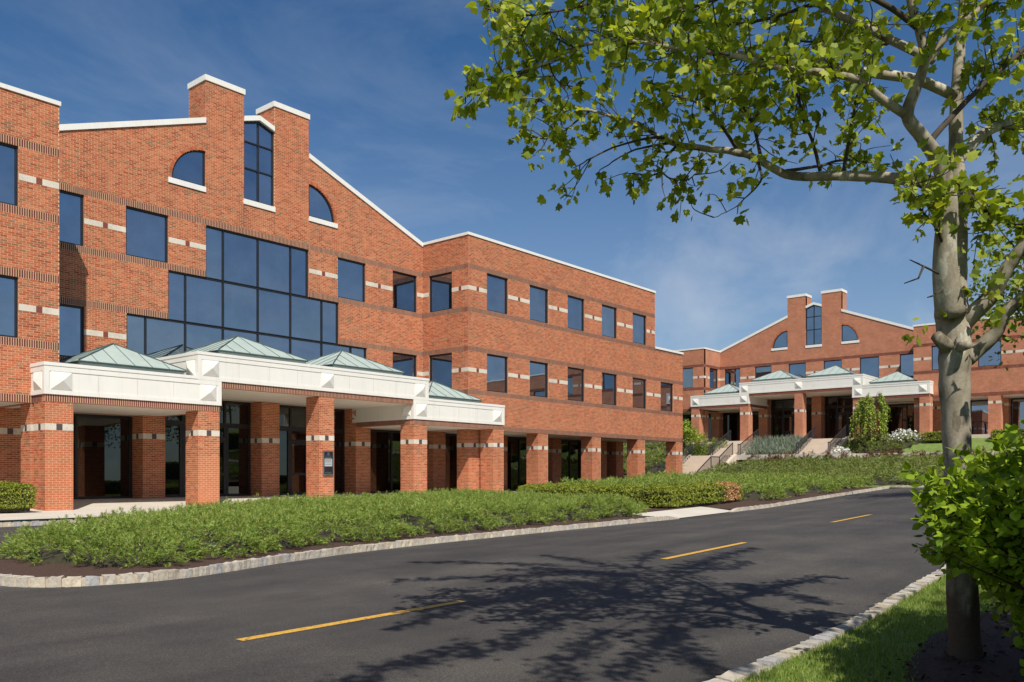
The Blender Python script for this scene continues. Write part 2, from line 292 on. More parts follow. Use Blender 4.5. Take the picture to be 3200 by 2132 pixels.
def bank_z(x, y):
    """hillside that climbs from the road to the upper building"""
    x = np.asarray(x, float); y = np.asarray(y, float)
    x0 = np.interp(y, [-60, 12, 26, 30], [36, 36, 49, 52]); z0 = np.interp(y, [-60, 12, 24, 30], [.62, .62, .35, .25])
    t = np.clip((x - x0) / (60 - x0), 0, 1); z = z0 + (2.0 - z0) * t
    z = np.where(x > 63.8, 2.50 + (3.84 - 2.50) * np.clip((x - 63.8) / 3.2, 0, 1), z)
    return z
patch('ground', np.concatenate([[-900, -300], np.arange(-60, 130, 4), [300, 1500]]), -900, 1500, 3, lambda x, y: -1.2 + 0 * x, M_GRASSBASE)
KR = prof([-40, 2, 5.5, 8, 11, 14, 40], [2.08, 2.08, 2.10, 2.20, 2.33, 2.36, 2.36])
patch('road', np.arange(-40, 37.1, .5), lambda x: KR(x), 21.75, 24, z_road, M_ASPHALT)
patch('side_road', np.arange(29, 37.1, .5), -60, 2.42, 20, lambda x, y: z_road(x, y) - .004, M_ASPHALT)
# verge to the right of the road
def lawn_z(x, y): return z_road(x, 2.4) + .07 + np.clip((2.3 - y) * .02, 0, .5)
patch('lawn', np.arange(-40, 28.6, .7), -60, lambda x: KR(x) - .06, 30, lawn_z, M_GRASSBASE)
patch('mulch_bed', np.arange(3.8, 9.6, .3), lambda x: -1.9, lambda x: 1.55 - .9 * (abs(x - 6.3) / 2.9) ** 2 - (.9 if x < 4.6 else 0), 14, lambda x, y: lawn_z(x, y) + .02 + .012 * np.sin(x * 9) * np.sin(y * 11), M_MULCH)
# island between road and drop-off lane
ISL_F = prof([3.55, 3.7, 4.0, 4.5, 5.3, 7.0, 9.3, 12, 20, 21], [10.45, 9.95, 9.62, 9.42, 9.40, 9.98, 10.45, 10.62, 10.62, 10.62])
ISL_B = prof([3.55, 4.2, 6, 9, 13, 20, 27], [10.7, 12.2, 14, 17, 19.5, 20.6, 21])
def isl_z(x, y): return prof_a(x) + .07 + .06 * np.clip((y - ISL_F(x)) / 2, 0, 1)
patch('mulch_island', np.concatenate([np.arange(3.6, 6, .2), np.arange(6, 18.6, .5)]), lambda x: ISL_F(x) + .10, lambda x: ISL_B(x), 16, isl_z, M_MULCH)
patch('mulch_bed_far', np.arange(22.36, 36.1, .5), 10.72, 22, 14, lambda x, y: prof_a(x) + .07 + .06 * np.clip((y - 11) / 2, 0, 1), M_MULCH)
patch('mulch_bed_middle', np.arange(18.9, 22.4, .5), lambda x: 11.75, 22, 10, lambda x, y: prof_a(x) + .13, M_MULCH)
patch('sidewalk', np.arange(18.55, 22.36, .38), 10.66, 11.74, 5, lambda x, y: prof_a(x) + .02 + .10 * np.clip((y - 10.66) / 1.0, 0, 1), M_CONC)
patch('plaza', np.arange(-30, 52.1, 2), 21.9, 31.4, 12, lambda x, y: .20 * np.clip((y - 26.9) / 3.2, 0, 1), M_CONC)
patch('wing_bed', np.arange(31.2, 50.3, 1), 21.95, 27.2, 6, lambda x, y: .06 + .012 * (x - 31), M_MULCH)
patch('hillside', np.concatenate([np.arange(35.9, 63.81, 1.1), [63.81, 64.6, 65.4, 66.2, 67, 70, 140]]), -70, 34, 54, lambda x, y: bank_z(x, y) - .06, M_GRASSBASE)
patch('back_hillside', np.concatenate([np.arange(50.3, 63.81, 1.1), [63.81, 65, 67, 75, 140]]), 34, 90, 20, lambda x, y: bank_z(x, y) + .03 * (y - 34) - .06, M_GRASSBASE)
patch('far_bed', np.arange(36.01, 50.4, .8), lambda x: 21.9, lambda x: 34, 10, lambda x, y: np.maximum(bank_z(x, y), prof_a(36) * 0 + .1) - .05, M_MULCH)
# lane markings
road = bpy.data.objects['road']
def dash(x0, y0, x1, y1, w=.10):
    n = 12; xs = np.linspace(x0, x1, n); ys = np.linspace(y0, y1, n); V = []
    for x, y in zip(xs, ys):
        for s in (-1, 1): V.append((x, y + s * w / 2, z_road(x, y + s * w / 2) + .004))
    F = [(2 * i, 2 * i + 2, 2 * i + 3, 2 * i + 1) for i in range(n - 1)]
    mesh_np('lane_marking', V, F, M_PAINT, road)
def road_hit(px, py):
    d = 5.
    for _ in range(60):
        p = P(px, py, d); e = p[2] - z_road(p[0], p[1]); d += e * 2.0 * d / 3; d = max(d, 2)
    return p
for a, b in (((748, 2002), (1446, 1880)), ((2074, 1748), (2328, 1696)), ((2600, 1633), (2720, 1609)), ((2857, 1574), (2950, 1556))):
    p, q = road_hit(*a), road_hit(*b); dash(p[0], p[1], q[0], q[1])
# kerb stones
STONE_MESHES = []
for k in range(6):
    L_, H_, D_ = .150 + .014 * rng.standard_normal(), .265, .11
    V = []
    for z in (0, .5, 1):
        for (sx, sy) in ((-1, -1), (0, -1), (1, -1), (1, 1), (0, 1), (-1, 1)):
            b = .93 if z == 1 else 1.0
            V.append((sx * L_ / 2 * b + .006 * rng.standard_normal(), sy * D_ / 2 * b + .006 * rng.standard_normal(), -.16 + z * H_ + .005 * rng.standard_normal()))
    F = []
    for l in (0, 6):
        for j in range(6): F.append((l + j, l + (j + 1) % 6, l + 6 + (j + 1) % 6, l + 6 + j))
    me = bpy.data.meshes.new('kerb_stone'); me.from_pydata(V, [], F + [(12, 13, 16, 17), (13, 14, 15, 16)]); me.materials.append(M_GRANITE); me.update(); STONE_MESHES.append(me)
def kerb(name, pts, zfn, label=None, step=.172):
    pts = spline(pts, 12); d = np.r_[0, np.cumsum(np.linalg.norm(np.diff(pts[:, :2], axis=0), axis=1))]
    base = MB(); n = int(d[-1] / .3) + 1; ss = np.linspace(0, d[-1], n); xs = np.interp(ss, d, pts[:, 0]); ys = np.interp(ss, d, pts[:, 1])
    tx = np.gradient(xs); ty = np.gradient(ys); ln = np.hypot(tx, ty); nx_, ny_ = -ty / ln * .046, tx / ln * .046; zz_ = zfn(xs, ys)
    for i in range(n - 1):
        q = [(xs[i] - nx_[i], ys[i] - ny_[i]), (xs[i + 1] - nx_[i + 1], ys[i + 1] - ny_[i + 1]), (xs[i + 1] + nx_[i + 1], ys[i + 1] + ny_[i + 1]), (xs[i] + nx_[i], ys[i] + ny_[i])]; zq = [zz_[i], zz_[i + 1], zz_[i + 1], zz_[i]]
        base.hexa([(a, b, z - .2) for (a, b), z in zip(q, zq)] + [(a, b, z + .086) for (a, b), z in zip(q, zq)])
    o = base.build(name, M_KERBMORTAR); o['kind'] = 'structure'
    for i in range(int(d[-1] / step)):
        s = (i + .5) * step; x, y = np.interp(s, d, pts[:, 0]), np.interp(s, d, pts[:, 1]); x2, y2 = np.interp(s + .05, d, pts[:, 0]), np.interp(s + .05, d, pts[:, 1])
        q = bpy.data.objects.new('kerb_stone', random.choice(STONE_MESHES)); q.location = (x, y, float(zfn(x, y)) + random.uniform(-.005, .005)); q.rotation_euler = (random.uniform(-.02, .02), random.uniform(-.012, .012), math.atan2(y2 - y, x2 - x) + random.choice((0, math.pi)) + random.uniform(-.03, .03)); link(q, o)
    return o
kerb('kerb', [(3.9, 12.0), (3.6, 11.0), (3.55, 10.4), (3.75, 9.8), (4.25, 9.45), (5.2, 9.36), (7.0, 9.95), (9.3, 10.5), (12, 10.62), (16, 10.62), (18.5, 10.62)], z_road)
kerb('kerb', [(22.35, 10.66), (24, 10.64), (30, 10.62), (33, 10.62), (36.1, 10.62)], z_road)
kerb('kerb', [(36.15, 10.5), (36.2, 8), (36.3, 4), (36.4, 0), (36.4, -3)], z_road)
kerb('kerb', [(2.0, 2.08), (5.5, 2.10), (8, 2.20), (11, 2.33), (14, 2.36), (20, 2.36)], z_road)
kerb('kerb', [(2, 21.83), (8, 21.83), (13, 21.83)], lambda x, y: -.15 + 0 * np.asarray(x), step=.2)
# kerb ramp wings beside the sidewalk
for xa, xb in ((18.52, 19.0), (22.35, 21.95)):
    m = MB(); z0, z1 = float(prof_a(xa)) + .10, float(prof_a(xb)) + .03
    m.hexa([(xa, 10.56, z0 - .3), (xb, 10.56, z1 - .3), (xb, 10.7, z1 - .3), (xa, 10.7, z0 - .3), (xa, 10.56, z0), (xb, 10.56, z1), (xb, 10.7, z1), (xa, 10.7, z0)])
    if xb < xa: m.f = [f[::-1] for f in m.f]
    o = m.build('kerb_end', M_GRANITE); o['kind'] = 'structure'

# ------------------------------------------------------------------ buildings
U0, V0 = 20.27, 27.55
COURSE = .0677
COUNT = {'brick': 0, 'soldier': 0}
def T(O, D, N, s, w, z):
    return (O[0] + s * D[0] + w * N[0] - U0, O[1] + s * D[1] + w * N[1] - V0, z)
def boxes_np(name, B, O, D, N, depth, mat, parent):
    """B rows: s0,s1,z0,z1,proud -> five-faced blocks"""
    B = np.asarray(B, float); n = len(B)
    V = np.zeros((n, 8, 3)); S = [0, 1, 1, 0, 0, 1, 1, 0]; W = [0, 0, 1, 1, 0, 0, 1, 1]; Z = [0, 0, 0, 0, 1, 1, 1, 1]
    for k in range(8):
        s = B[:, S[k]]; w = np.where(W[k] == 0, B[:, 4], -depth); z = B[:, 2 + Z[k]]
        V[:, k, 0] = O[0] + s * D[0] + w * N[0] - U0; V[:, k, 1] = O[1] + s * D[1] + w * N[1] - V0; V[:, k, 2] = z
    cr = D[0] * N[1] - D[1] * N[0]
    Q = np.array([(0, 1, 5, 4), (1, 2, 6, 5), (3, 0, 4, 7), (3, 2, 1, 0), (4, 5, 6, 7)])
    if cr > 0: Q = Q[:, ::-1]
    F = (np.arange(n)[:, None, None] * 8 + Q[None]).reshape(-1, 4)
    return mesh_np(name, V.reshape(-1, 3), F, mat, parent)
def cut(iv, a, b):
    out = []
    for x, y in iv:
        if b <= x or a >= y: out.append((x, y)); continue
        if a > x + .004: out.append((x, a))
        if b < y - .004: out.append((b, y))
    return out
def wall(root, name, O, D, N, zones, outer, openings=(), bricks=True, thick=.28, tile=None, single=0, ssingle=0):
    """a brick wall: mortar core, brick blocks, soldier courses and stone bands"""
    def ints(z):
        iv = list(outer(z))
        for o in openings:
            if o[0] == 'arc':
                _, cx, cz, r, side = o
                if cz < z < cz + r:
                    w = math.sqrt(r * r - (z - cz) ** 2); iv = cut(iv, *((cx - w, cx) if side < 0 else (cx, cx + w)))
            elif o[2] < z < o[3]: iv = cut(iv, o[0], o[1])
        return [(a, b) for a, b in iv if b - a > .02]
    core = MB(); bl = []; sl = []; st = []; tl = []
    cr = D[0] * N[1] - D[1] * N[0]
    w0 = -.0035 if bricks else 0.
    def cbox(a, b, z0, z1, w1=w0, m=(1, 1, 0, 1, 1, 1)):
        q = [T(O, D, N, s, w, z) for z in (z0, z1) for s, w in ((a, w1), (b, w1), (b, -thick), (a, -thick))]
        core.hexa(q, list(m) if bricks else 1)
        if cr > 0: core.f[-6:] = [f[::-1] for f in core.f[-6:]]
    for z0, z1, typ in zones:
        if typ == 'brick':
            n = max(1, round((z1 - z0) / COURSE)); h = (z1 - z0) / n; prev = None; zs = z0
            for k in range(n):
                za, zb = z0 + k * h, z0 + (k + 1) * h; iv = ints((za + zb) / 2)
                key = tuple((round(a, 3), round(b, 3)) for a, b in iv)
                if key != prev:
                    if prev is not None:
                        for a, b in prev: cbox(a, b, zs, za)
                    prev = key; zs = za
                if bricks:
                    off = (.1015 if (round(za / COURSE) % 2) else 0)
                    for a, b in iv:
                        i0 = math.floor((a - off) / .203)
                        s = i0 * .203 + off
                        while s < b:
                            x0, x1 = max(s + .0065, a + .001), min(s + .203 - .0065, b - .001)
                            if x1 - x0 > .03: bl.append((x0, x1, za + .0066, zb - .0066, random.uniform(-.001, .0015)))
                            s += .203
            for a, b in prev or (): cbox(a, b, zs, z1)
        else:
            for a, b in ints((z0 + z1) / 2):
                cbox(a, b, z0, z1, -.004)
                if typ == 'soldier':
                    n = max(1, round((b - a) / COURSE)); p = (b - a) / n
                    for k in range(n): sl.append((a + k * p + .0115, a + (k + 1) * p - .0115, z0 + .006, z1 - .006, .002 + random.uniform(-.001, .002)))
                else:
                    c = (a + b) / 2; tw = .085; g = .004
                    if b - a < .5: st.append((a + .001, b - .001, z0 + g, z1 - g, .003))
                    else:
                        st.append((a + .001, c - tw - g, z0 + g, z1 - g, .003)); st.append((c + tw + g, b - .001, z0 + g, z1 - g, .003)); tl.append((c - tw, c + tw, z0 + g, z1 - g, .001))
    w = core.build(name, [M_MORTAR, M_BRICKTEX], root)
    if bl:
        if single:
            bl.sort(key=lambda q: q[2]); one, bl = bl[:single], bl[single:]
            for q in one: boxes_np('brick', [q], O, D, N, .011, M_BRICK, w)
        if bl: tag(boxes_np('bricks', bl, O, D, N, .011, M_BRICK, w), kind='stuff')
    if sl:
        one, sl = sl[:ssingle], sl[ssingle:]
        for q in one: boxes_np('soldier_brick', [q], O, D, N, .02, M_SOLD, w)
        if sl: tag(boxes_np('soldier_bricks', sl, O, D, N, .02, M_SOLD, w), kind='stuff')
    for q in st: boxes_np('band_stone', [q], O, D, N, .02, M_STONE, w)
    for q in tl: boxes_np('band_tile', [q], O, D, N, .02, tile or M_TILE_RED, w)
    return w
def window(root, O, D, N, a, b, z0, z1, mv=(), mh=(), glass=None, fw=.055, rec=.07):
    """dark frame with its panes"""
    f = MB(); cr = D[0] * N[1] - D[1] * N[0]
    def bx(m, s0, s1, w0, w1, za, zb):
        q = [T(O, D, N, s, w, z) for z in (za, zb) for s, w in ((s0, w1), (s1, w1), (s1, w0), (s0, w0))]
        n = len(m.f); m.hexa(q)
        if cr > 0: m.f[n:] = [x[::-1] for x in m.f[n:]]
    e = .003
    bx(f, a + e, b - e, -rec - .09, -rec, z1 - fw - .015, z1 - e); bx(f, a + e, b - e, -rec - .09, -rec, z0 + e, z0 + fw)
    vs_ = [a + e + fw / 2] + list(mv) + [b - e - fw / 2]
    for v in vs_: bx(f, v - fw / 2, v + fw / 2, -rec - .088, -rec + .002, z0 + fw, z1 - fw - .015)
    hs = [z0 + fw / 2] + list(mh) + [z1 - fw / 2]
    for h in mh: bx(f, a + fw, b - fw, -rec - .086, -rec - .002, h - fw / 2, h + fw / 2)
    o = f.build('window', M_FRAME, root)
    for i in range(len(vs_) - 1):
        for j in range(len(hs) - 1):
            p = MB(); bx(p, vs_[i] + .001, vs_[i + 1] - .001, -rec - .07, -rec - .05, hs[j] + .001, hs[j + 1] - .001); p.build('pane', glass or M_GLASS, o)
    return o
def lbox(m, u0, u1, v0, v1, z0, z1, mat=0): m.box(u0 - U0, u1 - U0, v0 - V0, v1 - V0, z0, z1, mat)
def piece(root, name, mat, *bs):
    m = MB()
    for b in bs: lbox(m, *b)
    return m.build(name, mat, root)
def column(root, name, u0, u1, v0, v1, z0, z1, zb, bricks=True, tile=None, single=0):
    zones = [(z0, zb - .2, 'brick'), (zb - .2, zb, 'band'), (zb, z1, 'brick')]; w, d = u1 - u0, v1 - v0; e = .0125
    core = piece(root, name, M_MORTAR if bricks else M_BRICKTEX, (u0 + .02, u1 - .02, v0 + .02, v1 - .02, z0, z1))
    for O, D, N, L_, sg in (((u0, v0), (1, 0), (0, -1), (0, w), single), ((u0, v0), (0, 1), (-1, 0), (e, d - e), 0), ((u1, v0), (0, 1), (1, 0), (e, d - e), 0), ((u0, v1), (1, 0), (0, 1), (0, w), 0)):
        wall(core, 'brick_face', O, D, N, zones, lambda z, L_=L_: [L_], (), bricks, thick=.018, tile=tile or M_TILE_DARK, single=sg)
    return core
def fascia(root, u0, u1, v0, v1, zb, zt, brick_b, bricks, pyr, left=True, right=True, ss=0, cu=None):
    """white panelled canopy band standing on a soldier course of dark brick"""
    t = .26
    m = MB(); lbox(m, u0, u1, v0, v0 + t, zb, zt - .10); 
    if left: lbox(m, u0, u0 + t, v0 + t, v1, zb, zt - .10)
    if right: lbox(m, u1 - t, u1, v0 + t, v1, zb, zt - .10)
    f = m.build('canopy_fascia', M_WHITE, root)
    o = .035; m = MB(); ca_, cb_ = cu or (u0 - o, u1 + o); lbox(m, ca_, cb_, v0 - o, v0 + t + .05, zt - .10, zt)
    if left: lbox(m, u0 - o, u0 + t + .05, v0 + t + .05, v1, zt - .10, zt)
    if right: lbox(m, u1 - t - .05, u1 + o, v0 + t + .05, v1, zt - .10, zt)
    m.build('coping', M_CAP, f)
    # raised border round the sunk panels
    b = .018; za, zc = zb + .13, zt - .10 - .16; m = MB(); E_ = .13
    lbox(m, u0 - b, u1 + b, v0 - b, v0, zb, za); lbox(m, u0 - b, u1 + b, v0 - b, v0, zc, zt - .101); lbox(m, u0 - b, u0 + E_, v0 - b, v0, za, zc); lbox(m, u1 - E_, u1 + b, v0 - b, v0, za, zc)
    for s, on in ((u0, left), (u1, right)):
        if not on: continue
        x0, x1 = (s - b, s) if s == u0 else (s, s + b)
        lbox(m, x0, x1, v0, v1, zb, za); lbox(m, x0, x1, v0, v1, zc, zt - .101); lbox(m, x0, x1, v0, v0 + E_, za, zc)
    m.build('panel_border', M_WHITE, f)
    if bricks:
        x = u0 + 1.55
        while x < u1 - 1.2:
            m = MB(); lbox(m, x - .004, x + .004, v0 - .0012, v0 + .01, za, zc); m.build('panel_joint', M_JOINT, f); x += 1.22
    h = zc - za - .03
    for p in pyr:
        m = MB(); a0, a1 = p - .30, p + .30; y = v0 - .0; z0, z1 = za + .02, za + .02 + h
        q = [(a0 - U0, y - V0 - .015, z0), (a1 - U0, y - V0 - .015, z0), (a1 - U0, y - V0 - .015, z1), (a0 - U0, y - V0 - .015, z1)]; ap = (p - U0, y - V0 - .13, (z0 + z1) / 2)
        for i in range(4): m.poly([q[i], q[(i + 1) % 4], ap])
        r = [(a, c + .015, z) for a, c, z in q]
        for i in range(4): m.poly([r[i], r[(i + 1) % 4], q[(i + 1) % 4], q[i]])
        m.build('pyramid_block', M_WHITE, f)
    if left:
        m = MB(); y0, y1 = v0 + .2, v0 + .75; z0, z1 = za + .02, za + .02 + h; x = u0 - U0
        q = [(x - .015, y1 - V0, z0), (x - .015, y0 - V0, z0), (x - .015, y0 - V0, z1), (x - .015, y1 - V0, z1)]; ap = (x - .13, (y0 + y1) / 2 - V0, (z0 + z1) / 2)
        for i in range(4): m.poly([q[i], q[(i + 1) % 4], ap])
        r = [(a + .015, c, z) for a, c, z in q]
        for i in range(4): m.poly([r[i], r[(i + 1) % 4], q[(i + 1) % 4], q[i]])
        m.build('pyramid_block', M_WHITE, f)
    i = .02
    wall(root, 'soldier_course', (u0 + i, v0 + i), (1, 0), (0, -1), [(brick_b, zb, 'soldier')], lambda z: [(0, u1 - u0 - 2 * i)], (), bricks, thick=.22, ssingle=ss)
    if left: wall(root, 'soldier_course', (u0 + i, v0 + i), (0, 1), (-1, 0), [(brick_b, zb, 'soldier')], lambda z: [(.23, v1 - v0 - i)], (), bricks, thick=.22)
    if right: wall(root, 'soldier_course', (u1 - i, v0 + i), (0, 1), (1, 0), [(brick_b, zb, 'soldier')], lambda z: [(.23, v1 - v0 - i)], (), bricks, thick=.22)
    piece(root, 'soffit', M_SOFFIT, (u0 + .25, u1 - .25, v0 + .25, v1, brick_b + .004, brick_b + .05))
    piece(root, 'canopy_deck', M_COPPER_D, (u0 + .27, u1 - .27, v0 + .27, v1, zt - .4, zt - .34))
def hip_roof(root, cu, cv, hu, hv, ze, za, zdeck, n=6):
    """standing seam pyramid roof of copper panels"""
    body = MB(); k = .05
    lbox(body, cu - hu + k, cu + hu - k, cv - hv + k, cv + hv - k, zdeck, ze - .03); o = body.build('canopy_roof', M_COPPER, root)
    A = np.array([cu - U0, cv - V0, za]); C = [np.array([cu + sx * hu - U0, cv + sy * hv - V0, ze]) for sx, sy in ((-1, -1), (1, -1), (1, 1), (-1, 1))]
    seam = MB()
    for i in range(4):
        p, q = C[i], C[(i + 1) % 4]; nrm = np.cross(q - p, A - p); nrm /= np.linalg.norm(nrm)
        ts = np.linspace(0, 1, n + 1)
        def up(t):   # point on the hip above eave parameter t, panel runs straight up the slope
            return p + (q - p) * t + (A - (p + q) / 2) * (2 * min(t, 1 - t))
        for j in range(n):
            t0, t1 = ts[j] + .002, ts[j + 1] - .002; e0, e1 = p + (q - p) * t0, p + (q - p) * t1; pts = [e0, e1, up(t1)]
            if t0 < .5 < t1: pts.append(A)
            pts.append(up(t0)); m = MB()
            if np.linalg.norm(pts[-1] - pts[0]) < .03: pts = pts[:-1]
            m.prism([x - nrm * .02 for x in pts], nrm * .022); m.build('roof_panel', M_COPPER, o)
        for t in ts[1:-1]: seam.tube([p + (q - p) * t + nrm * .008, up(t) + nrm * .008], .012, 4)
        seam.tube([p + nrm * .012, A + nrm * .012], .024, 5)
        seam.tube([p + np.array([0, 0, -.03]), q + np.array([0, 0, -.03])], .028, 4)
    seam.build('seam', M_COPPER_D, o)
    return o
WINW = 1.58
def office(root, far):
    B = not far; dz = -.2 if far else 0.
    Lz = lambda z: z + dz
    yw, yg = V0, 30.616
    sol = lambda a, b: (Lz(a), Lz(b), 'soldier')
    br = lambda a, b: (Lz(a), Lz(b), 'brick')
    top = [(Lz(8.765), Lz(9.0), 'soldier'), br(9.0, 9.8), (Lz(9.8), Lz(10.0), 'band'), br(10.0, 10.795), sol(10.795, 11.03)]
    if far: low = [sol(6.915, 7.15), br(7.15, 8.765)]; h1b = Lz(6.915)
    else: low = [(3.217, 3.452, 'soldier'), br(3.452, 4.87), sol(4.87, 5.105), br(5.105, 5.935), (5.935, 6.135, 'band'), br(6.135, 6.915), sol(6.915, 7.15), br(7.15, 8.765)]; h1b = 3.217
    zones = low + top + [br(11.03, 12.36)]
    floors = [(Lz(9.0), Lz(10.795))] + ([] if far else [(5.105, 6.915)])
    fl0 = 3.9 if far else 0.
    # ---- blocks left and right of the gable
    ue3, ue2 = (72., 72.) if far else (46.5, 50.0); us = -14. if far else -6.
    lw = [8.45 - 3.27 * k for k in range(4 if not far else 6)]; lw = [a for a in lw if a > us + .3]
    rw = [30.84 + 3.27 * k for k in range(6 if not far else 12)]
    opn = [(a - us, a + WINW - us, z0, z1) for a in lw for z0, z1 in floors]
    wall(root, 'wall', (us, yw), (1, 0), (0, -1), zones, lambda z: [(0, 11.18 - us)], opn, B, ssingle=0)
    for a in lw:
        for z0, z1 in floors: window(root, (0, yw), (1, 0), (0, -1), a, a + WINW, z0, z1)
    u1 = 29.52
    out = (lambda z: [(0, ue3 - u1)]) if far else (lambda z: [(0, (ue2 if z < 8.92 else ue3) - u1)])
    opn = [(a - u1, a + WINW - u1, z0, z1) for a in rw for z0, z1 in floors if not (a + WINW > ue3 and z0 > 8)]
    zz = zones if far else [q for q in zones if q[1] <= 7.2] + [(7.15, 8.765, 'brick')] + [q for q in zones if q[0] >= 8.7]
    wall(root, 'wall', (u1, yw), (1, 0), (0, -1), zz, out, opn, B)
    for a in rw:
        for z0, z1 in floors:
            if not (a + WINW > ue3 and z0 > 8): window(root, (0, yw), (1, 0), (0, -1), a, a + WINW, z0, z1)
    # ---- returns beside the gable
    ret = [(28.62 - yw, 30.19 - yw, z0, z1) for z0, z1 in floors]
    wall(root, 'return_wall', (u1, yw), (0, 1), (-1, 0), zones, lambda z: [(.0125, yg - yw)], ret, B)
    wall(root, 'return_wall', (11.18, yw), (0, 1), (1, 0), zones, lambda z: [(.0125, yg - yw)], ret, far is False)
    for z0, z1 in floors:
        window(root, (u1, yw), (0, 1), (-1, 0), 28.62 - yw, 30.19 - yw, z0, z1); window(root, (11.18, yw), (0, 1), (1, 0), 28.62 - yw, 30.19 - yw, z0, z1)
    zc = Lz(12.36)
    piece(root, 'coping', M_CAP, (us, 11.22, yw - .04, yw + .36, zc, zc + .13)); piece(root, 'coping', M_CAP, (u1 - .04, ue3 + .04, yw - .04, yw + .36, zc, zc + .13))
    piece(root, 'coping', M_CAP, (u1 - .04, u1 + .36, yw + .362, yg + .3, zc, zc + .13)); piece(root, 'coping', M_CAP, (11.18 - .36, 11.22, yw + .362, yg + .3, zc, zc + .13))
    if not far:
        piece(root, 'coping', M_CAP, (ue3 + .01, ue2 + .04, yw - .04, yw + .36, 8.92, 9.05))
        piece(root, 'end_wall', M_BRICKTEX, (ue3 - .3, ue3 - .003, yw + .28, 44, 8.9, 12.36), (ue2 - .3, ue2 - .003, yw + .28, 44, 3.25, 8.92))
        piece(root, 'flat_roof', M_CONC, (ue3, ue2 - .3, yw + .28, 44, 8.5, 8.6), (u1 + .3, ue3 - .3, yw + .28, 44, 11.9, 12.0), (us, 10.9, yw + .28, 44, 11.9, 12.0))
        piece(root, 'soffit', M_SOFFIT, (u1 + .01, ue2 - .3, yw + .282, 44, 3.222, 3.28), (us, 10.35, yw + .282, 31.3, 3.222, 3.28), (10.4, 15.22, 30.35, 31.3, 3.222, 3.28), (25.95, u1, 30.35, 31.3, 3.222, 3.28), (15.3, 25.9, 30.4, 31.3, 4.06, 4.1))
    else:
        piece(root, 'end_wall', M_BRICKTEX, (ue3 - .3, ue3 - .003, yw + .28, 44, fl0, zc)); piece(root, 'flat_roof', M_CONC, (u1 + .3, ue3 - .3, yw + .28, 44, 11.6, 11.7), (us, 10.9, yw + .28, 44, 11.6, 11.7))
        piece(root, 'soffit', M_SOFFIT, (u1 + .01, ue3 - .3, yw + .282, 31.3, h1b + .005, h1b + .06), (us, 10.35, yw + .282, 31.3, h1b + .005, h1b + .06), (10.4, 15.22, 30.35, 31.3, h1b + .005, h1b + .06), (25.95, u1, 30.35, 31.3, h1b + .005, h1b + .06), (15.3, 25.9, 30.4, 31.3, 7.66, 7.7))
    # ---- gable
    c1, c1r, c2, c2r = 17.86, 19.55, 20.98, 22.72; gl, gr = 11.18, 29.52; sl_ = .3635
    def gout(z):
        z -= dz; zt = z + .10
        l = max(gl, c1 - (14.96 - zt) / sl_) if zt > 12.4 else gl; r = min(gr, c2r + (14.96 - zt) / sl_) if zt > 12.4 else gr
        if zt >= 14.9: l, r = c1, c2r
        if z > 15.5: return [(c1, c1r), (c2, c2r)]
        return [(l, r)]
    hwz, hr = Lz(12.25), 1.40
    gop = [('arc', c1, hwz, hr, -1), ('arc', c2r, hwz, hr, 1), (c1r, c2, Lz(12.22), Lz(15.7)), (c1 - 1.55, c1 + .02, hwz - .21, hwz), (c2r - .02, c2r + 1.55, hwz - .21, hwz), (c1r - .03, c2 + .03, Lz(12.01), Lz(12.22))]
    gop.append((15.9, 25.3, 3., 4.06) if not far else (15.9, 25.3, 6., 7.66))
    gwin = [(11.66, 13.25), (14.72, 16.34), (24.28, 25.90), (27.55, 29.14)]
    if far:
        gwin = gwin[:2] + [(17.95, 19.55), (21.15, 22.75)] + gwin[2:]
        gop += [(a, b, *floors[0]) for a, b in gwin]
    else:
        gop += [(a, b, *floors[0]) for a, b in gwin] + [(a, b, *floors[1]) for a, b in (gwin[0], gwin[3])]
        gop += [(17.87, 22.73, 8.765, 10.795), (16.33, 24.36, 6.915, 8.765), (14.74, 25.98, 4.87, 6.915)]
    gz = low + top + [br(11.03, 12.01), br(12.01, 12.22), br(12.22, 16.42)]
    wall(root, 'gable_wall', (0, yg), (1, 0), (0, -1), gz, gout, gop, B)
    for i, (a, b) in enumerate(gwin):
        window(root, (0, yg), (1, 0), (0, -1), a, b, *floors[0])
        if not far and i in (0, 3): window(root, (0, yg), (1, 0), (0, -1), a, b, *floors[1])
    if not far:   # stepped curtain wall
        window(root, (0, yg), (1, 0), (0, -1), 17.87, 22.73, 8.735, 10.795, (18.67, 20.26, 21.85))
        window(root, (0, yg), (1, 0), (0, -1), 16.33, 24.36, 6.885, 8.765, (17.07, 18.67, 20.26, 21.85, 23.48))
        window(root, (0, yg), (1, 0), (0, -1), 14.74, 25.98, 4.6, 6.915, (15.50, 17.07, 18.67, 20.26, 21.85, 23.48, 25.10))
    # tall gabled window with its muntins
    z0, ze, zp = Lz(12.22), Lz(15.33), Lz(15.56); cx = (c1r + c2) / 2; m = MB(); rec = .07
    def fb(s0, s1, za, zb_, zb2=None):
        y0, y1 = yg + rec - V0, yg + rec + .09 - V0; zb2 = zb_ if zb2 is None else zb2
        m.hexa([(s0 - U0, y0, za), (s1 - U0, y0, za), (s1 - U0, y1, za), (s0 - U0, y1, za), (s0 - U0, y0, zb_), (s1 - U0, y0, zb2), (s1 - U0, y1, zb2), (s0 - U0, y1, zb_)])
    fb(c1r + .003, c1r + .06, z0, ze); fb(c2 - .06, c2 - .003, z0, ze); fb(cx - .03, cx + .03, z0, zp)
    for a, h in ((z0, .06), (Lz(13.49), .055), (Lz(14.57), .055)): fb(c1r + .06, cx - .03, a, a + h); fb(cx + .03, c2 - .06, a, a + h)
    y0, y1 = yg + rec - V0, yg + rec + .09 - V0
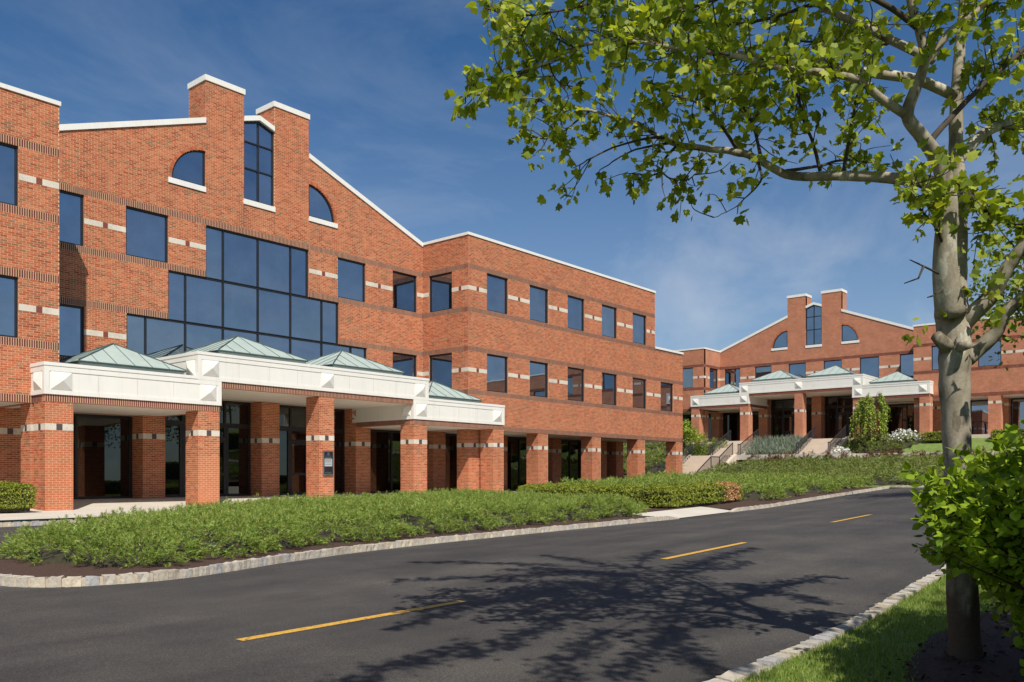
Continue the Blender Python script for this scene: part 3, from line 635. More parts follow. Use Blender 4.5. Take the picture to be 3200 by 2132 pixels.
    for s0, s1, a, b in ((c1r + .003, cx, ze, zp), (cx, c2 - .003, zp, ze)):
        m.hexa([(s0 - U0, y0 - .001, a - .06), (s1 - U0, y0 - .001, b - .06), (s1 - U0, y1, b - .06), (s0 - U0, y1, a - .06), (s0 - U0, y0 - .001, a + .02), (s1 - U0, y0 - .001, b + .02), (s1 - U0, y1, b + .02), (s0 - U0, y1, a + .02)])
    tw = m.build('tall_window', M_FRAME, root)
    for s0, s1, q0, q1 in ((c1r + .01, cx - .001, ze - .02, zp - .02), (cx + .001, c2 - .01, zp - .02, ze - .02)):
        hs = [z0 + .01, Lz(13.51), Lz(14.59), None]; y = yg + rec + .05 - V0
        for j in range(3):
            a = hs[j]; b0, b1 = (hs[j + 1], hs[j + 1]) if hs[j + 1] else (q0, q1); p = MB()
            p.prism([(s0 - U0, y, a), (s1 - U0, y, a), (s1 - U0, y, b1), (s0 - U0, y, b0)], (0, .02, 0)); p.build('pane', M_GLASS, tw)
    piece(root, 'sill', M_CAP, (c1r - .03, c2 + .03, yg - .04, yg + .2, Lz(12.01), Lz(12.22)))
    m = MB(); ov = .05
    for s0, s1, a, b in ((c1r + .002, cx, Lz(15.36), Lz(15.60)), (cx, c2 - .002, Lz(15.60), Lz(15.36))):
        m.hexa([(s0 - U0, yg - ov - V0, a), (s1 - U0, yg - ov - V0, b), (s1 - U0, yg + 1.2 - V0, b), (s0 - U0, yg + 1.2 - V0, a), (s0 - U0, yg - ov - V0, a + .20), (s1 - U0, yg - ov - V0, b + .20), (s1 - U0, yg + 1.2 - V0, b + .20), (s0 - U0, yg + 1.2 - V0, a + .20)])
    m.build('gable_coping', M_CAP, root)
    # quarter round windows
    for cxq, sd in ((c1, -1), (c2r, 1)):
        m = MB(); arc = [(cxq + sd * hr * math.cos(w), hwz + hr * math.sin(w)) for w in np.linspace(0, math.pi / 2, 15)]
        inn = [(cxq + sd * (hr - .07) * math.cos(w), hwz + .0 + (hr - .07) * math.sin(w)) for w in np.linspace(0, math.pi / 2, 15)]
        ya, yb = yg + .06 - V0, yg + .15 - V0
        def strip(A_, B_, ya, yb):
            for i in range(len(A_) - 1):
                q = [A_[i], A_[i + 1], B_[i + 1], B_[i]]
                m.prism([(x - U0, ya, z) for x, z in q], (0, yb - ya, 0))
        strip(arc, inn, ya, yb)
        s0, s1 = sorted((cxq, cxq + sd * .07)); m.box(s0 - U0, s1 - U0, ya + .001, yb, hwz, hwz + hr); s0, s1 = sorted((cxq, cxq + sd * hr)); m.box(s0 - U0, s1 - U0, ya + .002, yb, hwz, hwz + .06)
        o = m.build('quarter_round_window', M_FRAME, root)
        p = MB(); p.prism([(cxq - U0, ya + .03, hwz + .01)] + [(cxq + (x - cxq) * .99 - U0, ya + .03, hwz + (z - hwz) * .99 + .01) for x, z in arc], (0, .02, 0)); p.build('pane', M_GLASS, o)
        q = []; nb = 24; r0, r1 = hr - .005, hr + .115; m = MB()
        for k in range(nb):
            w0, w1 = (k + .08) * math.pi / 2 / nb, (k + .92) * math.pi / 2 / nb
            m.prism([(cxq + sd * r * math.cos(w) - U0, yg - .006 - V0, hwz + r * math.sin(w)) for r, w in ((r0, w0), (r1, w0), (r1, w1), (r0, w1))], (0, .14, 0))
        tag(m.build('arch_bricks', M_BRICK, o), kind='stuff')
        s0, s1 = sorted((cxq - sd * .0, cxq + sd * 1.54)); piece(root, 'sill', M_CAP, (s0, s1, yg - .04, yg + .2, hwz - .205, hwz - .003))
    # rakes and chimneys
    for ua, za, ub, zb_ in ((gl, 12.53, c1 - .003, 14.96), (c2r + .003, 14.96, gr, 12.49)):
        m = MB(); za, zb_ = Lz(za), Lz(zb_); t = .21
        m.hexa([(ua - U0, yg - .05 - V0, za - t), (ub - U0, yg - .05 - V0, zb_ - t), (ub - U0, yg + .35 - V0, zb_ - t), (ua - U0, yg + .35 - V0, za - t), (ua - U0, yg - .05 - V0, za), (ub - U0, yg - .05 - V0, zb_), (ub - U0, yg + .35 - V0, zb_), (ua - U0, yg + .35 - V0, za)])
        m.build('rake_coping', M_CAP, root)
    for a, b in ((c1, c1r), (c2, c2r)):
        core = piece(root, 'chimney', M_BRICKTEX, (a + .02, b - .02, yg + .28, yg + 1.25, Lz(13.0), Lz(16.42)))
        zch = [br(13.6, 16.42)]
        wall(core, 'brick_face', (a, yg), (0, 1), (-1, 0), zch, lambda z: [(.0125, 1.25)], (), B, thick=.02)
        wall(core, 'brick_face', (b, yg), (0, 1), (1, 0), zch, lambda z: [(.0125, 1.25)], (), False, thick=.018)
        piece(core, 'coping', M_CAP, (a - .04, b + .04, yg - .04, yg + 1.29, Lz(16.42), Lz(16.634)))
    m = MB()
    m.prism([(gl - U0, yg + .36 - V0, Lz(11.9)), (gr - U0, yg + .36 - V0, Lz(11.9)), (gr - U0, yg + .36 - V0, Lz(12.3)), (c2r - U0, yg + .36 - V0, Lz(14.75)), (c1 - U0, yg + .36 - V0, Lz(14.75)), (gl - U0, yg + .36 - V0, Lz(12.3))][::-1], (0, 12, 0))
    m.build('pitched_roof', M_COPPER_D, root)
    # ---- ground floor behind the arcade
    gw = 31.05; cb = 2.573 if not far else 6.33; cdz = 0 if not far else 3.6
    pu = [10.375, 15.22, 20.2, 25.1, 30.0]; pl = [5.5, .6, -4.3] if not far else [5.5, .6, -4.3, -9.2]; pr = [34.8, 39.7, 44.48] + ([] if not far else [49.4, 54.3, 59.2, 64.1])
    allp = sorted(pu + pl + pr)
    gend = 47.3 if not far else 71.5
    for p in allp: column(root, 'pier', p, p + .85, gw - .7, gw + .15, fl0 + (.2 if not far else 0), h1b if not (15 < p < 25.2) else 4.05 + cdz, cb, B)
    if not far: column(root, 'pier', 46.4, 47.25, gw - .7, gw + .15, .2, h1b, cb, B)
    for a, b in zip(allp, allp[1:] + [gend]):
        a += .85; mid = 15 < a < 25
        if b - a < .3: continue
        zt = (4.05 + cdz) if mid else h1b
        zf = fl0 + (.2 if not far else 0)
        if mid:
            window(root, (0, gw + .1), (1, 0), (0, -1), a, b, zf + 2.86, zt, ((a + b) / 2 - .9, (a + b) / 2 + .9), glass=M_GLASS_DARK, fw=.09, rec=.0)
            window(root, (0, gw + .1), (1, 0), (0, -1), a, (a + b) / 2 - .95, zf, zf + 2.86, (), glass=M_GLASS_DARK, fw=.09, rec=.0); window(root, (0, gw + .1), (1, 0), (0, -1), (a + b) / 2 + .95, b, zf, zf + 2.86, (), glass=M_GLASS_DARK, fw=.09, rec=.0)
            for k in (0, 1):
                d0 = (a + b) / 2 - .95 + k * .95; dr = window(root, (0, gw + .1), (1, 0), (0, -1), d0 + .004, d0 + .946, zf, zf + 2.3, (), (zf + .9,), glass=M_GLASS_DARK, fw=.11, rec=.0); dr.name = 'door'
                hb = MB(); hx = d0 + (.80 if k == 0 else .15); hb.tube([(hx - U0, gw + .03 - V0, zf + .75), (hx - U0, gw + .03 - V0, zf + 1.35)], .014, 6); hb.build('handle', M_METAL_GREY, dr)
            window(root, (0, gw + .1), (1, 0), (0, -1), (a + b) / 2 - .946, (a + b) / 2 + .946, zf + 2.304, zf + 2.86, (), glass=M_GLASS_DARK, fw=.09, rec=.0)
        else: window(root, (0, gw + .1), (1, 0), (0, -1), a, b, zf, zt, ((a + b) / 2,), glass=M_GLASS_DARK if not (far and a > 29) else M_GLASS, fw=.09, rec=.0)
    piece(root, 'interior_core', M_FRAME, (us, gend - .1, gw + .4, 43.9, fl0 - .4, h1b + .2), (15.3, 25.9, gw + .3, 33, fl0, 4.3 + cdz))
    if not far: piece(root, 'end_wall', M_BRICKTEX, (gend - .099, gend, gw + .2, 43.9, 0, 3.216))
    # ---- canopy
    VC = 26.577; cz = cdz; k1, k2, k3, k4, k5 = (10.375, 11.23), (15.22, 16.07), (20.2, 20.96), (25.1, 25.95), (30.2, 31.0); sf = 3.217 + cz
    fz = fl0 if not far else fl0 - .05
    for i, (k, zt) in enumerate(((k1, sf), (k2, sf), (k3, 4.04 + cz), (k4, sf), (k5, sf))):
        column(root, 'canopy_column', k[0] + .03, k[1] - .03, VC + .03, VC + .85, fz - .03, zt, cb, B, single=(190, 110, 0, 0, 0)[i] if B else 0)
    for u in [10.36, 29.55] + ([34.8, 39.7, 44.48, 49.13] if not far else [34.8, 39.7, 44.48, 49.4, 54.3, 59.2, 64.1, 5.5, .6, -4.3]) + ([5.5, .6] if not far else []):
        column(root, 'arcade_column', u + .012, u + .86, yw + .015, yw + .78, fz - .03, h1b, cb, B, tile=M_TILE_RED if u > 31 else None)
    fascia(root, k1[0], k2[1], VC, yg - .02, 3.431 + cz, 4.371 + cz, sf, B, [k1[0] + .47, k2[1] - .47], ss=80 if B else 0, cu=(k1[0] - .035, k2[0] - .02))
    fascia(root, k4[0], k5[1] - .03, VC, yg - .02, 3.431 + cz, 4.371 + cz, sf, B, [k4[0] + .47, k5[1] - .5], cu=(k4[1] + .02, k5[1] + .005))
    fascia(root, k2[0] + .003, k4[1] - .003, VC - .004, yg - .03, 4.262 + cz, 5.209 + cz, 4.05 + cz, B, [k2[0] + .47, (k2[0] + k4[1]) / 2, k4[1] - .47])
    hip_roof(root, 13.25, 28.45, 1.75, 1.5, 4.56 + cz, 5.40 + cz, 4.0 + cz); hip_roof(root, 28.05, 28.45, 1.75, 1.5, 4.56 + cz, 5.40 + cz, 4.0 + cz)
    hip_roof(root, 18.05, 28.7, 1.87, 1.8, 5.40 + cz, 6.28 + cz, 4.9 + cz); hip_roof(root, 22.98, 28.7, 1.87, 1.8, 5.40 + cz, 6.28 + cz, 4.9 + cz)
def joints(root):
    for u, v, z0, z1 in ((19.55, 30.616, 11.03, 12.0), (20.98, 30.616, 11.03, 12.0), (39.0, V0, 3.46, 4.86), (39.0, V0, 7.16, 8.76), (39.0, V0, 11.04, 12.35), (46.5, V0, 3.46, 4.86), (46.5, V0, 7.16, 8.76)):
        piece(root, 'control_joint', M_JOINTD, (u - .007, u + .007, v - .004, v + .01, z0, z1))
M_JOINTD = plain('dark_sealant', (.12, .05, .035), .8)
main_b = empty('office_building', (U0, V0, 0))
tag(main_b, 'red brick three storey office block with twin chimneys, stepped blue glass and white canopy', 'building', 'brick office blocks')
office(main_b, False); joints(main_b)
far_b = empty('office_building', (68.46, 27.09, 0), R(-90), (.94, 1, 1))
tag(far_b, 'smaller looking red brick office block up the hill behind the concrete stairs', 'building', 'brick office blocks')
office(far_b, True)

# ------------------------------------------------------------------ wall plaque on the middle canopy column
def plaque():
    x0, x1, y, z0, z1 = 20.38, 20.86, 26.577, 1.05, 1.98
    o = MB(); t = .03
    for a, b, c, d in ((x0, x1, z0, z0 + .03), (x0, x1, z1 - .03, z1), (x0, x0 + .03, z0 + .03, z1 - .03), (x1 - .03, x1, z0 + .03, z1 - .03)): o.box(a, b, y - t, y + .028, c, d)
    q = o.build('wall_plaque', M_METAL_GREY)
    tag(q, 'black directory plaque in grey frame on the middle canopy column', 'plaque')
    m = MB(); m.box(x0 + .03, x1 - .03, y - .014, y + .028, z0 + .03, z1 - .03); m.build('plaque_board', M_FRAME, q)
    m = MB(); m.box(x0 + .06, x1 - .06, y - .018, y - .0145, z0 + .34, z0 + .63); m.build('name_panel', plain('pale_panel', (.42, .42, .44), .5), q)
    m = MB(); cx = (x0 + x1) / 2
    for s in (-1, 0, 1):    # three bars that flare at the foot
        pts = [(cx + s * .03, z1 - .06), (cx + s * .03, z1 - .12), (cx + s * .06, z1 - .17), (cx + s * .12 , z1 - .20)] if s else [(cx, z1 - .06), (cx, z1 - .20)]
        for (a, za), (b, zb) in zip(pts, pts[1:]):
            m.poly([(a - .011, y - .017, za), (b - .011, y - .017, zb), (b + .011, y - .017, zb), (a + .011, y - .017, za)])
    m.build('emblem', M_METAL_GREY, q)
    m = MB()
    for z, n in ((z1 - .235, 9), (z1 - .265, 12), (z1 - .29, 10), (z0 + .11, 11), (z0 + .075, 9)):
        for k in range(n):
            a = cx - .15 + .30 * k / n; m.box(a, a + .30 / n * .72, y - .017, y - .0145, z - .008, z + .008)
    m.build('lettering', M_METAL_GREY, q)
    m = MB()
    for z in (z0 + .60, z0 + .56, z0 + .52, z0 + .47, z0 + .41): m.box(x0 + .075, x1 - .09 - .05 * ((z * 37) % 1), y - .0205, y - .0182, z - .005, z + .005)
    m.build('lettering', M_FRAME, q)
plaque()
# small intercom boxes on the entrance piers
for x, z, w, h in ((25.35, 1.65, .10, .16), (30.28, 1.72, .11, .20), (30.22, .85, .24, .2)):
    m = MB(); m.box(x, x + w, 30.27, 30.345, z, z + h); o = m.build('wall_box', M_FRAME, main_b); m = MB(); m.box(x + .02, x + w - .02, 30.262, 30.269, z + h * .55, z + h * .85); m.build('box_cover', M_METAL_GREY, o)

# ------------------------------------------------------------------ stairs, path and railings of the upper building
def flight(name, y0, y1, xt, zt, n, run, rise, label):
    root = empty(name, (xt, (y0 + y1) / 2, zt)); tag(root, label, 'staircase')
    for k in range(n):
        m = MB(); x1 = -k * run; z = -k * rise - .004
        m.box(x1 - run - .03, x1, y0 - (y0 + y1) / 2, y1 - (y0 + y1) / 2, z - rise - .05, z - .0); m.build('step', M_STEP, root)
    for s in (-1, 1):
        m = MB(); h = (y1 - y0) / 2; a, b = sorted((s * h + s * .002, s * (h + .22)))
        m.hexa([(-n * run - .1, a, -n * rise - .5), (.1, a, -.6), (.1, b, -.6), (-n * run - .1, b, -n * rise - .5), (-n * run - .1, a, -n * rise + .06), (.1, a, .10), (.1, b, .10), (-n * run - .1, b, -n * rise + .06)]); m.build('cheek_wall', M_STEP, root)
    return root
flight('staircase', 29.9, 32.5, 66.7, 3.9, 9, .33, .148, 'upper left concrete stair flight to the hillside block entrance')
flight('staircase', 22.8, 25.4, 66.7, 3.9, 9, .33, .148, 'upper right concrete stair flight beside the grey planting bed')
flight('staircase', 28.75, 32.3, 59.9, 2.56, 7, .30, .155, 'lower concrete stair flight just below the landing')
flight('staircase', 28.75, 32.3, 56.5, 1.475, 8, .30, .155, 'lowest concrete stair flight near the end column of the big block')
for nm, b in (('landing', (59.9, 63.75, 20.2, 33.2, 2.2, 2.565)), ('landing', (56.5, 57.81, 28.75, 32.3, 1.2, 1.472)), ('path', (61.2, 62.5, -30, 20.19, 2.2, 2.57)), ('terrace', (66.7, 72, -10, 45, 3.3, 3.905)), ('path', (48, 54.2, 27.5, 33, -.2, .235))):
    m = MB(); m.box(*b); o = m.build(nm, M_CONC if nm != 'terrace' else M_STEP); o['kind'] = 'structure'
def railing(pts, label, h=.92):
    pts = np.array(pts, float); root = empty('stair_railing', pts[0]); tag(root, label, 'railing', 'black stair railings'); p = pts - pts[0]
    up = np.array([0, 0, 1.]); m = MB(); m.tube(p + up * h, .04, 6); m.build('handrail', M_RAIL, root)
    m = MB(); m.tube(p + up * .12, .014, 5); m.build('bottom_rail', M_RAIL, root)
    m = MB()
    for a, b in zip(p, p[1:]):
        n = max(1, int(np.linalg.norm((b - a)[:2]) / .13))
        for k in range(n): q = a + (b - a) * (k + .5) / n; m.tube([q + up * .12, q + up * h], .016, 4, cap=False)
    m.build('balusters', M_RAIL, root)
    for a in p: m = MB(); m.tube([a - up * .05, a + up * (h + .02)], .024, 6); m.build('post', M_RAIL, root)
for y, l in ((32.4, 'railing left of the upper left flight'), (30.0, 'railing right of the upper left flight'), (25.3, 'railing between the grey planting and the right flight'), (22.9, 'railing right of the right flight, by the weeping tree')):
    railing([(67.0, y, 3.9), (63.7, y, 2.57), (63.3, y, 2.57)], 'black metal ' + l)
railing([(60.0, 28.85, 2.57), (57.8, 28.85, 1.47), (56.5, 28.85, 1.47), (54.1, 28.85, .24)], 'black metal railing kinked along the right side of the lower flights')
railing([(60.0, 32.2, 2.57), (57.8, 32.2, 1.47), (56.5, 32.2, 1.47), (54.1, 32.2, .24)], 'black metal railing partly hidden behind the last arcade columns')

# ------------------------------------------------------------------ vegetation helpers
def blades(base, d, L_, W_, fan=7, spread=.75, flat=None):
    """feathery sprays: fan narrow triangles along a stem; base, d (n,3)"""
    n = len(base); V = np.zeros((n, fan, 3, 3)); r = unit(rng.standard_normal((n, 3))); side = unit(np.cross(d, r)); nr = np.cross(d, side)
    for k in range(fan):
        t = k / fan * .75; s = (1 if k % 2 else -1) * spread * (1.1 - t) * (0 if k == fan - 1 else 1)
        dd = unit(d + side * s + nr * rng.uniform(-.45, .45, (n, 1))); l = L_ * (.55 + .25 * rng.random(n)) * (1 - .45 * t)
        b = base + d * (L_ * t)[:, None]; w = np.cross(dd, unit(rng.standard_normal((n, 3)))); w = unit(w) * (W_ * (.7 + .6 * rng.random(n)))[:, None]
        V[:, k, 0] = b - w; V[:, k, 1] = b + w; V[:, k, 2] = b + dd * l[:, None]
    V = V.reshape(-1, 3); return V, np.arange(len(V)).reshape(-1, 3)
OUT_PLANE = [(0, 1.0), (22, .68), (44, .92), (68, .62), (94, .78), (135, .52), (180, .24), (225, .52), (266, .78), (292, .62), (316, .92), (338, .68)]
OUT_OVAL = [(0, 1.0), (22, .70), (50, .56), (90, .52), (140, .62), (180, .80), (220, .62), (270, .52), (310, .56), (338, .70)]
def leaves(base, tip, nrm, size, outline, cup=.15):
    """leaf shaped fans; tip/nrm unit vectors"""
    n, m = len(base), len(outline); tip = unit(tip); side = unit(np.cross(tip, nrm)); nn = np.cross(side, tip)
    V = np.zeros((n, m + 1, 3)); c = base + tip * (size * .5)[:, None]; V[:, 0] = c
    for k, (a, r) in enumerate(outline):
        x, y = r * math.sin(R(a)), r * math.cos(R(a)) * .5 if outline is OUT_OVAL else r * math.cos(R(a)) * .62
        if outline is OUT_OVAL: x *= .62
        else: x *= .62
        V[:, k + 1] = c + side * (size * x)[:, None] + tip * (size * y)[:, None] - nn * (size * cup * (abs(x) + .3 * y * y))[:, None]
    F = np.array([(0, k + 1, (k + 1) % m + 1) for k in range(m)]); F = (np.arange(n)[:, None, None] * (m + 1) + F[None]).reshape(-1, 3)
    return V.reshape(-1, 3), F
def rand_up(n, k=.8):
    return unit(rng.standard_normal((n, 3)) + np.array([0, 0, k]))

# ------------------------------------------------------------------ junipers
def juniper_field(name, label, inside, box, zfn, n_pl, hr, rr, dens, ln, wd, mat, skirt=True, fan=7, seed=1, lowx=None):
    g = np.random.default_rng(seed); x0, x1, y0, y1 = box; C = []
    md = .72 * (rr[0] + rr[1]) / 2; tries = 0
    while len(C) < n_pl and tries < 60000:
        p = g.uniform((x0, y0), (x1, y1)); tries += 1
        if tries % 400 == 0: md *= .97
        if inside(p[0], p[1]) and all((p[0] - q[0]) ** 2 + (p[1] - q[1]) ** 2 > md * md for q in C): C.append(p)
    C = np.array(C); n_pl = len(C); H = g.uniform(*hr, n_pl); RR = g.uniform(*rr, n_pl)
    if lowx: H = H * np.clip(.85 + .15 * (C[:, 0] - 4) / (lowx - 4), .85, 1)
    per = 9; N_ = int((x1 - x0) * (y1 - y0) * dens / per); pts = g.uniform((x0, y0), (x1, y1), (N_, 2)); h = np.zeros(N_); own = np.zeros(N_, int)
    for i in range(n_pl):
        d = np.hypot(pts[:, 0] - C[i, 0], pts[:, 1] - C[i, 1]) / RR[i]; a = np.where(d < 1, H[i] * np.clip(1 - d ** 2.4, 0, 1) ** .6, 0)
        m = a > h; h[m] = a[m]; own[m] = i
    k = h > .10; pts, h, own = pts[k], h[k], own[k]
    dd_ = np.hypot(pts[:, 0] - C[own, 0], pts[:, 1] - C[own, 1]) / RR[own]; rim = np.where(dd_ > .70)[0]
    pts = np.vstack([pts, pts[rim]]); own = np.r_[own, own[rim]]; h = np.r_[h, h[rim] * g.uniform(.30, 1, len(rim))]; n0 = len(h)
    out = np.stack([pts[:, 0] - C[own, 0], pts[:, 1] - C[own, 1], np.zeros(n0)], 1); out = out / RR[own][:, None]
    cd = unit(out * 1.2 + np.array([0, 0, .32]) + g.standard_normal((n0, 3)) * np.array([.45, .45, .22]))          # each branchlet fans out sideways
    cz = np.maximum(h * (1 - .22 * g.random(n0)) - ln * .3, .03) + .03 * np.sin(pts[:, 0] * 5.1) * np.sin(pts[:, 1] * 4.7)
    base0 = np.stack([pts[:, 0], pts[:, 1], zfn(pts[:, 0], pts[:, 1]) + cz], 1)
    base0 = np.repeat(base0, per, 0); cd = np.repeat(cd, per, 0); n1 = len(base0); q = g.random(n1)
    base = base0 + cd * (q * ln * 2.0)[:, None] + g.standard_normal((n1, 3)) * np.array([.32, .32, .14]) * ln
    d = unit(cd + g.standard_normal((n1, 3)) * .42 + np.array([0, 0, .12]))
    V, F = blades(base, d, ln * g.uniform(.7, 1.3, n1), np.full(n1, wd), fan)
    root = mesh_np(name, V, F, mat); tag(root, label, 'juniper', kind='stuff')
    # woody mass under the sprays
    nx, ny = int((x1 - x0) / .16) + 1, int((y1 - y0) / .16) + 1
    if nx * ny > 60000: nx, ny = nx // 2, ny // 2
    X, Y = np.meshgrid(np.linspace(x0, x1, nx), np.linspace(y0, y1, ny), indexing='ij'); hh = np.full(X.shape, -.3)
    for i in range(n_pl):
        dd = np.hypot(X - C[i, 0], Y - C[i, 1]) / (RR[i] * .78); hh = np.maximum(hh, np.where(dd < 1, H[i] * .42 * np.clip(1 - dd ** 2.2, 0, 1) ** .7, -.3))
    Z = zfn(X.ravel(), Y.ravel()) + hh.ravel(); i, j = np.meshgrid(np.arange(nx - 1), np.arange(ny - 1), indexing='ij'); a = (i * ny + j).ravel(); F = np.stack([a, a + ny, a + ny + 1, a + 1], 1)
    keep = hh.ravel()[F].max(1) > -.2
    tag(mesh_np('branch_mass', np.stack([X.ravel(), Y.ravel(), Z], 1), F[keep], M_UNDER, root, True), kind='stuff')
    return root
def in_isl(x, y): return 4.5 < x < 18.6 + (y - 11) * .35 and ISL_F(x) + 1.22 + (.12 if x < 6 else 0) < y < ISL_B(x) - .55
juniper_field('juniper_groundcover', 'spreading green junipers filling the island in front of the white canopy', in_isl, (3.7, 24.0, 9.9, 20.8), isl_z, 240, (.25, .43), (.60, .98), 680, .085, .0046, M_JUN, fan=7, seed=3, lowx=8)
def in_bank1(x, y): return 26.6 < x < 36.2 and 11.9 < y < 20
juniper_field('juniper_groundcover', 'light green junipers above the kerb right of the clipped hedge', in_bank1, (25.4, 37.3, 10.8, 21.2), lambda x, y: prof_a(np.minimum(x, 36)) + .12 + .01 * np.clip(y - 12, 0, 20), 140, (.26, .40), (.6, .95), 240, .13, .010, M_JUN, fan=5, seed=4)
def in_bank2(x, y): return 37.7 < x < 59.0 and -6 < y < np.interp(x, [36, 44, 54, 60], [20, 25, 28.2, 28.2])
juniper_field('juniper_groundcover', 'dark creeping juniper bank below the upper path', in_bank2, (36.3, 60.6, -7.6, 28.6), bank_z, 520, (.20, .32), (.9, 1.4), 100, .16, .017, M_JUN2, fan=5, seed=5)
def in_bank3(x, y): return 52 < x < 66 and 33.4 < y < 48
juniper_field('juniper_groundcover', 'shady junipers climbing the slope seen through the last arcade bays', in_bank3, (50.4, 67.6, 32, 49.6), lambda x, y: bank_z(x, y) + .03 * (y - 34), 110, (.4, .9), (.9, 1.6), 30, .36, .026, M_JUN2, fan=6, seed=6)
def in_bank4(x, y): return 64.2 < x < 66.7 and 17.3 + (66.7 - x) * .55 < y < 22.2
juniper_field('juniper_groundcover', 'juniper wedge between the weeping tree and the upper lawn', in_bank4, (63.2, 67.7, 10.2, 23.2), bank_z, 34, (.25, .42), (.5, .8), 120, .18, .018, M_JUN2, fan=5, seed=8)
def in_red(x, y): return 59.2 < x < 60.6 and 8 < y < 28
juniper_field('rusty_groundcover', 'rust coloured groundcover edging the top of the juniper bank', in_red, (58.2, 61.6, 7.0, 29), bank_z, 40, (.30, .55), (.5, .9), 40, .24, .022, M_JUNRED, fan=6, seed=9)

# ------------------------------------------------------------------ clipped hedges
def hedge(name, label, segs, h, z0, mat, dens=1100, ls=.032, group=None, dead=None, seed=1, slope=0.):
    """segs: list of oriented boxes (x, y, length, depth, angle)"""
    g = np.random.default_rng(seed); root = empty(name, (segs[0][0], segs[0][1], z0)); tag(root, label, 'hedge', group); c0 = np.array([segs[0][0], segs[0][1], z0]); core = MB(); PV = []; NV = []
    for x, y, l, w, a in segs:
        ca, sa = math.cos(a), math.sin(a)
        q = [(sx * (l / 2 - .10), sy * (w / 2 - .10)) for sx, sy in ((-1, -1), (1, -1), (1, 1), (-1, 1))]; q = [(x + u * ca - v * sa - c0[0], y + u * sa + v * ca - c0[1]) for u, v in q]
        core.hexa([(u, v, .02) for u, v in q] + [(u, v, h - .10) for u, v in q])
        for sz, fr in ((l * w, 'top'), (l * h, 'f'), (l * h, 'b'), (w * h, 'l'), (w * h, 'r')):
            n = int(sz * dens); s, t = g.random(n), g.random(n)
            if fr == 'top': u, v, z, nr = (s - .5) * l, (t - .5) * w, np.full(n, h), (0, 0, 1)
            elif fr in 'fb': sg = -1 if fr == 'f' else 1; u, v, z, nr = (s - .5) * l, np.full(n, sg * w / 2), t * h, (0, sg, 0)
            else: sg = -1 if fr == 'l' else 1; u, v, z, nr = np.full(n, sg * l / 2), (s - .5) * w, t * h, (sg, 0, 0)
            e = .035 * np.sin(u * 5.3 + x) * np.sin(v * 4.1 + z * 6) + .025 * g.standard_normal(n) - .05 * g.random(n) ** 2
            u, v, z = u + nr[0] * e, v + nr[1] * e, z + nr[2] * e
            rd = np.clip(np.abs(u) / (l / 2) * 1.0, 0, 1) ** 8 * .05 + np.clip(np.abs(v) / (w / 2), 0, 1) ** 8 * .05
            z = z - rd * (z > h * .7)
            if fr != 'top': z = np.where(z < .12, z + .12, z)
            PV.append(np.stack([x + u * ca - v * sa - c0[0], y + u * sa + v * ca - c0[1], z], 1)); NV.append(np.tile([nr[0] * ca - nr[1] * sa, nr[0] * sa + nr[1] * ca, nr[2]], (n, 1)))
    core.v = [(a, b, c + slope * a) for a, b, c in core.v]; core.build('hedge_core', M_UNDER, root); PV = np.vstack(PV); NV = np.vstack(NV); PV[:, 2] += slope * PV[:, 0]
    d = unit(NV + rng.standard_normal(PV.shape) * .6 + np.array([0, 0, .25])); t = unit(np.cross(d, rng.standard_normal(PV.shape)))
    sz = ls * (.7 + .6 * g.random(len(PV))); s2 = np.cross(d, t)
    V = np.stack([PV - t * sz[:, None], PV + s2 * (sz * .55)[:, None], PV + t * sz[:, None], PV - s2 * (sz * .55)[:, None]], 1).reshape(-1, 3)
    F = np.arange(len(V)).reshape(-1, 4); mi = None; mats = [mat]
    if dead:
        W = PV + c0; mi = (np.hypot(W[:, 0] - dead[0], W[:, 1] - dead[1]) + .15 * rng.standard_normal(len(W)) < dead[2]).astype(int); mats = [mat, M_DEAD]
    tag(mesh_np('foliage', V, F, mats, root, mi=mi), kind='stuff')
    return root
hedge('clipped_hedge', 'clipped hedge behind the concrete sidewalk with a dead orange patch at its right end', [(23.2, 12.68, 4.7, 1.5, R(1)), (21.65, 15.4, 1.5, 4.0, R(1))], .62, .12, M_BOX, dens=1000, group='clipped hedges', dead=(24.9, 12.2, .55), seed=11, slope=.026)
hedge('clipped_hedge', 'low clipped hedge in front of the first arcade columns', [(35.6, 25.6, 8.4, 1.0, 0)], .52, .08, M_BOX, dens=620, ls=.042, group='clipped hedges', seed=12)
hedge('clipped_hedge', 'clipped hedge in front of the last arcade columns', [(45.0, 24.9, 9.5, 1.2, 0)], .62, .12, M_BOX, dens=520, ls=.046, group='clipped hedges', seed=13)
hedge('clipped_hedge', 'clipped hedge row showing over the top of the hedge with the dead patch', [(26.0, 18.2, 5.4, 1.4, R(4))], .55, .10, M_BOX, dens=800, ls=.038, group='clipped hedges', seed=14)
hedge('clipped_hedge', 'clipped bush beside the leftmost canopy column', [(8.6, 26.1, 2.3, 1.0, 0)], .80, .02, M_BOX, dens=1500, ls=.028, group='clipped hedges', seed=15)
hedge('clipped_hedge', 'clipped hedge at the hillside block just left of the plane tree trunk', [(66.2, 15.6, 2.6, .9, R(90))], .75, 3.4, M_BOX, dens=420, ls=.05, group='clipped hedges', seed=16)
hedge('clipped_hedge', 'clipped hedge at the hillside block just right of the plane tree trunk', [(66.2, 11.2, 3.0, .9, R(90))], .75, 3.4, M_BOX, dens=420, ls=.05, group='clipped hedges', seed=17)
hedge('clipped_hedge', 'clipped hedge at the hillside block at the right edge', [(66.2, 4.2, 8.4, .9, R(90))], .75, 3.4, M_BOX, dens=420, ls=.05, group='clipped hedges', seed=18)
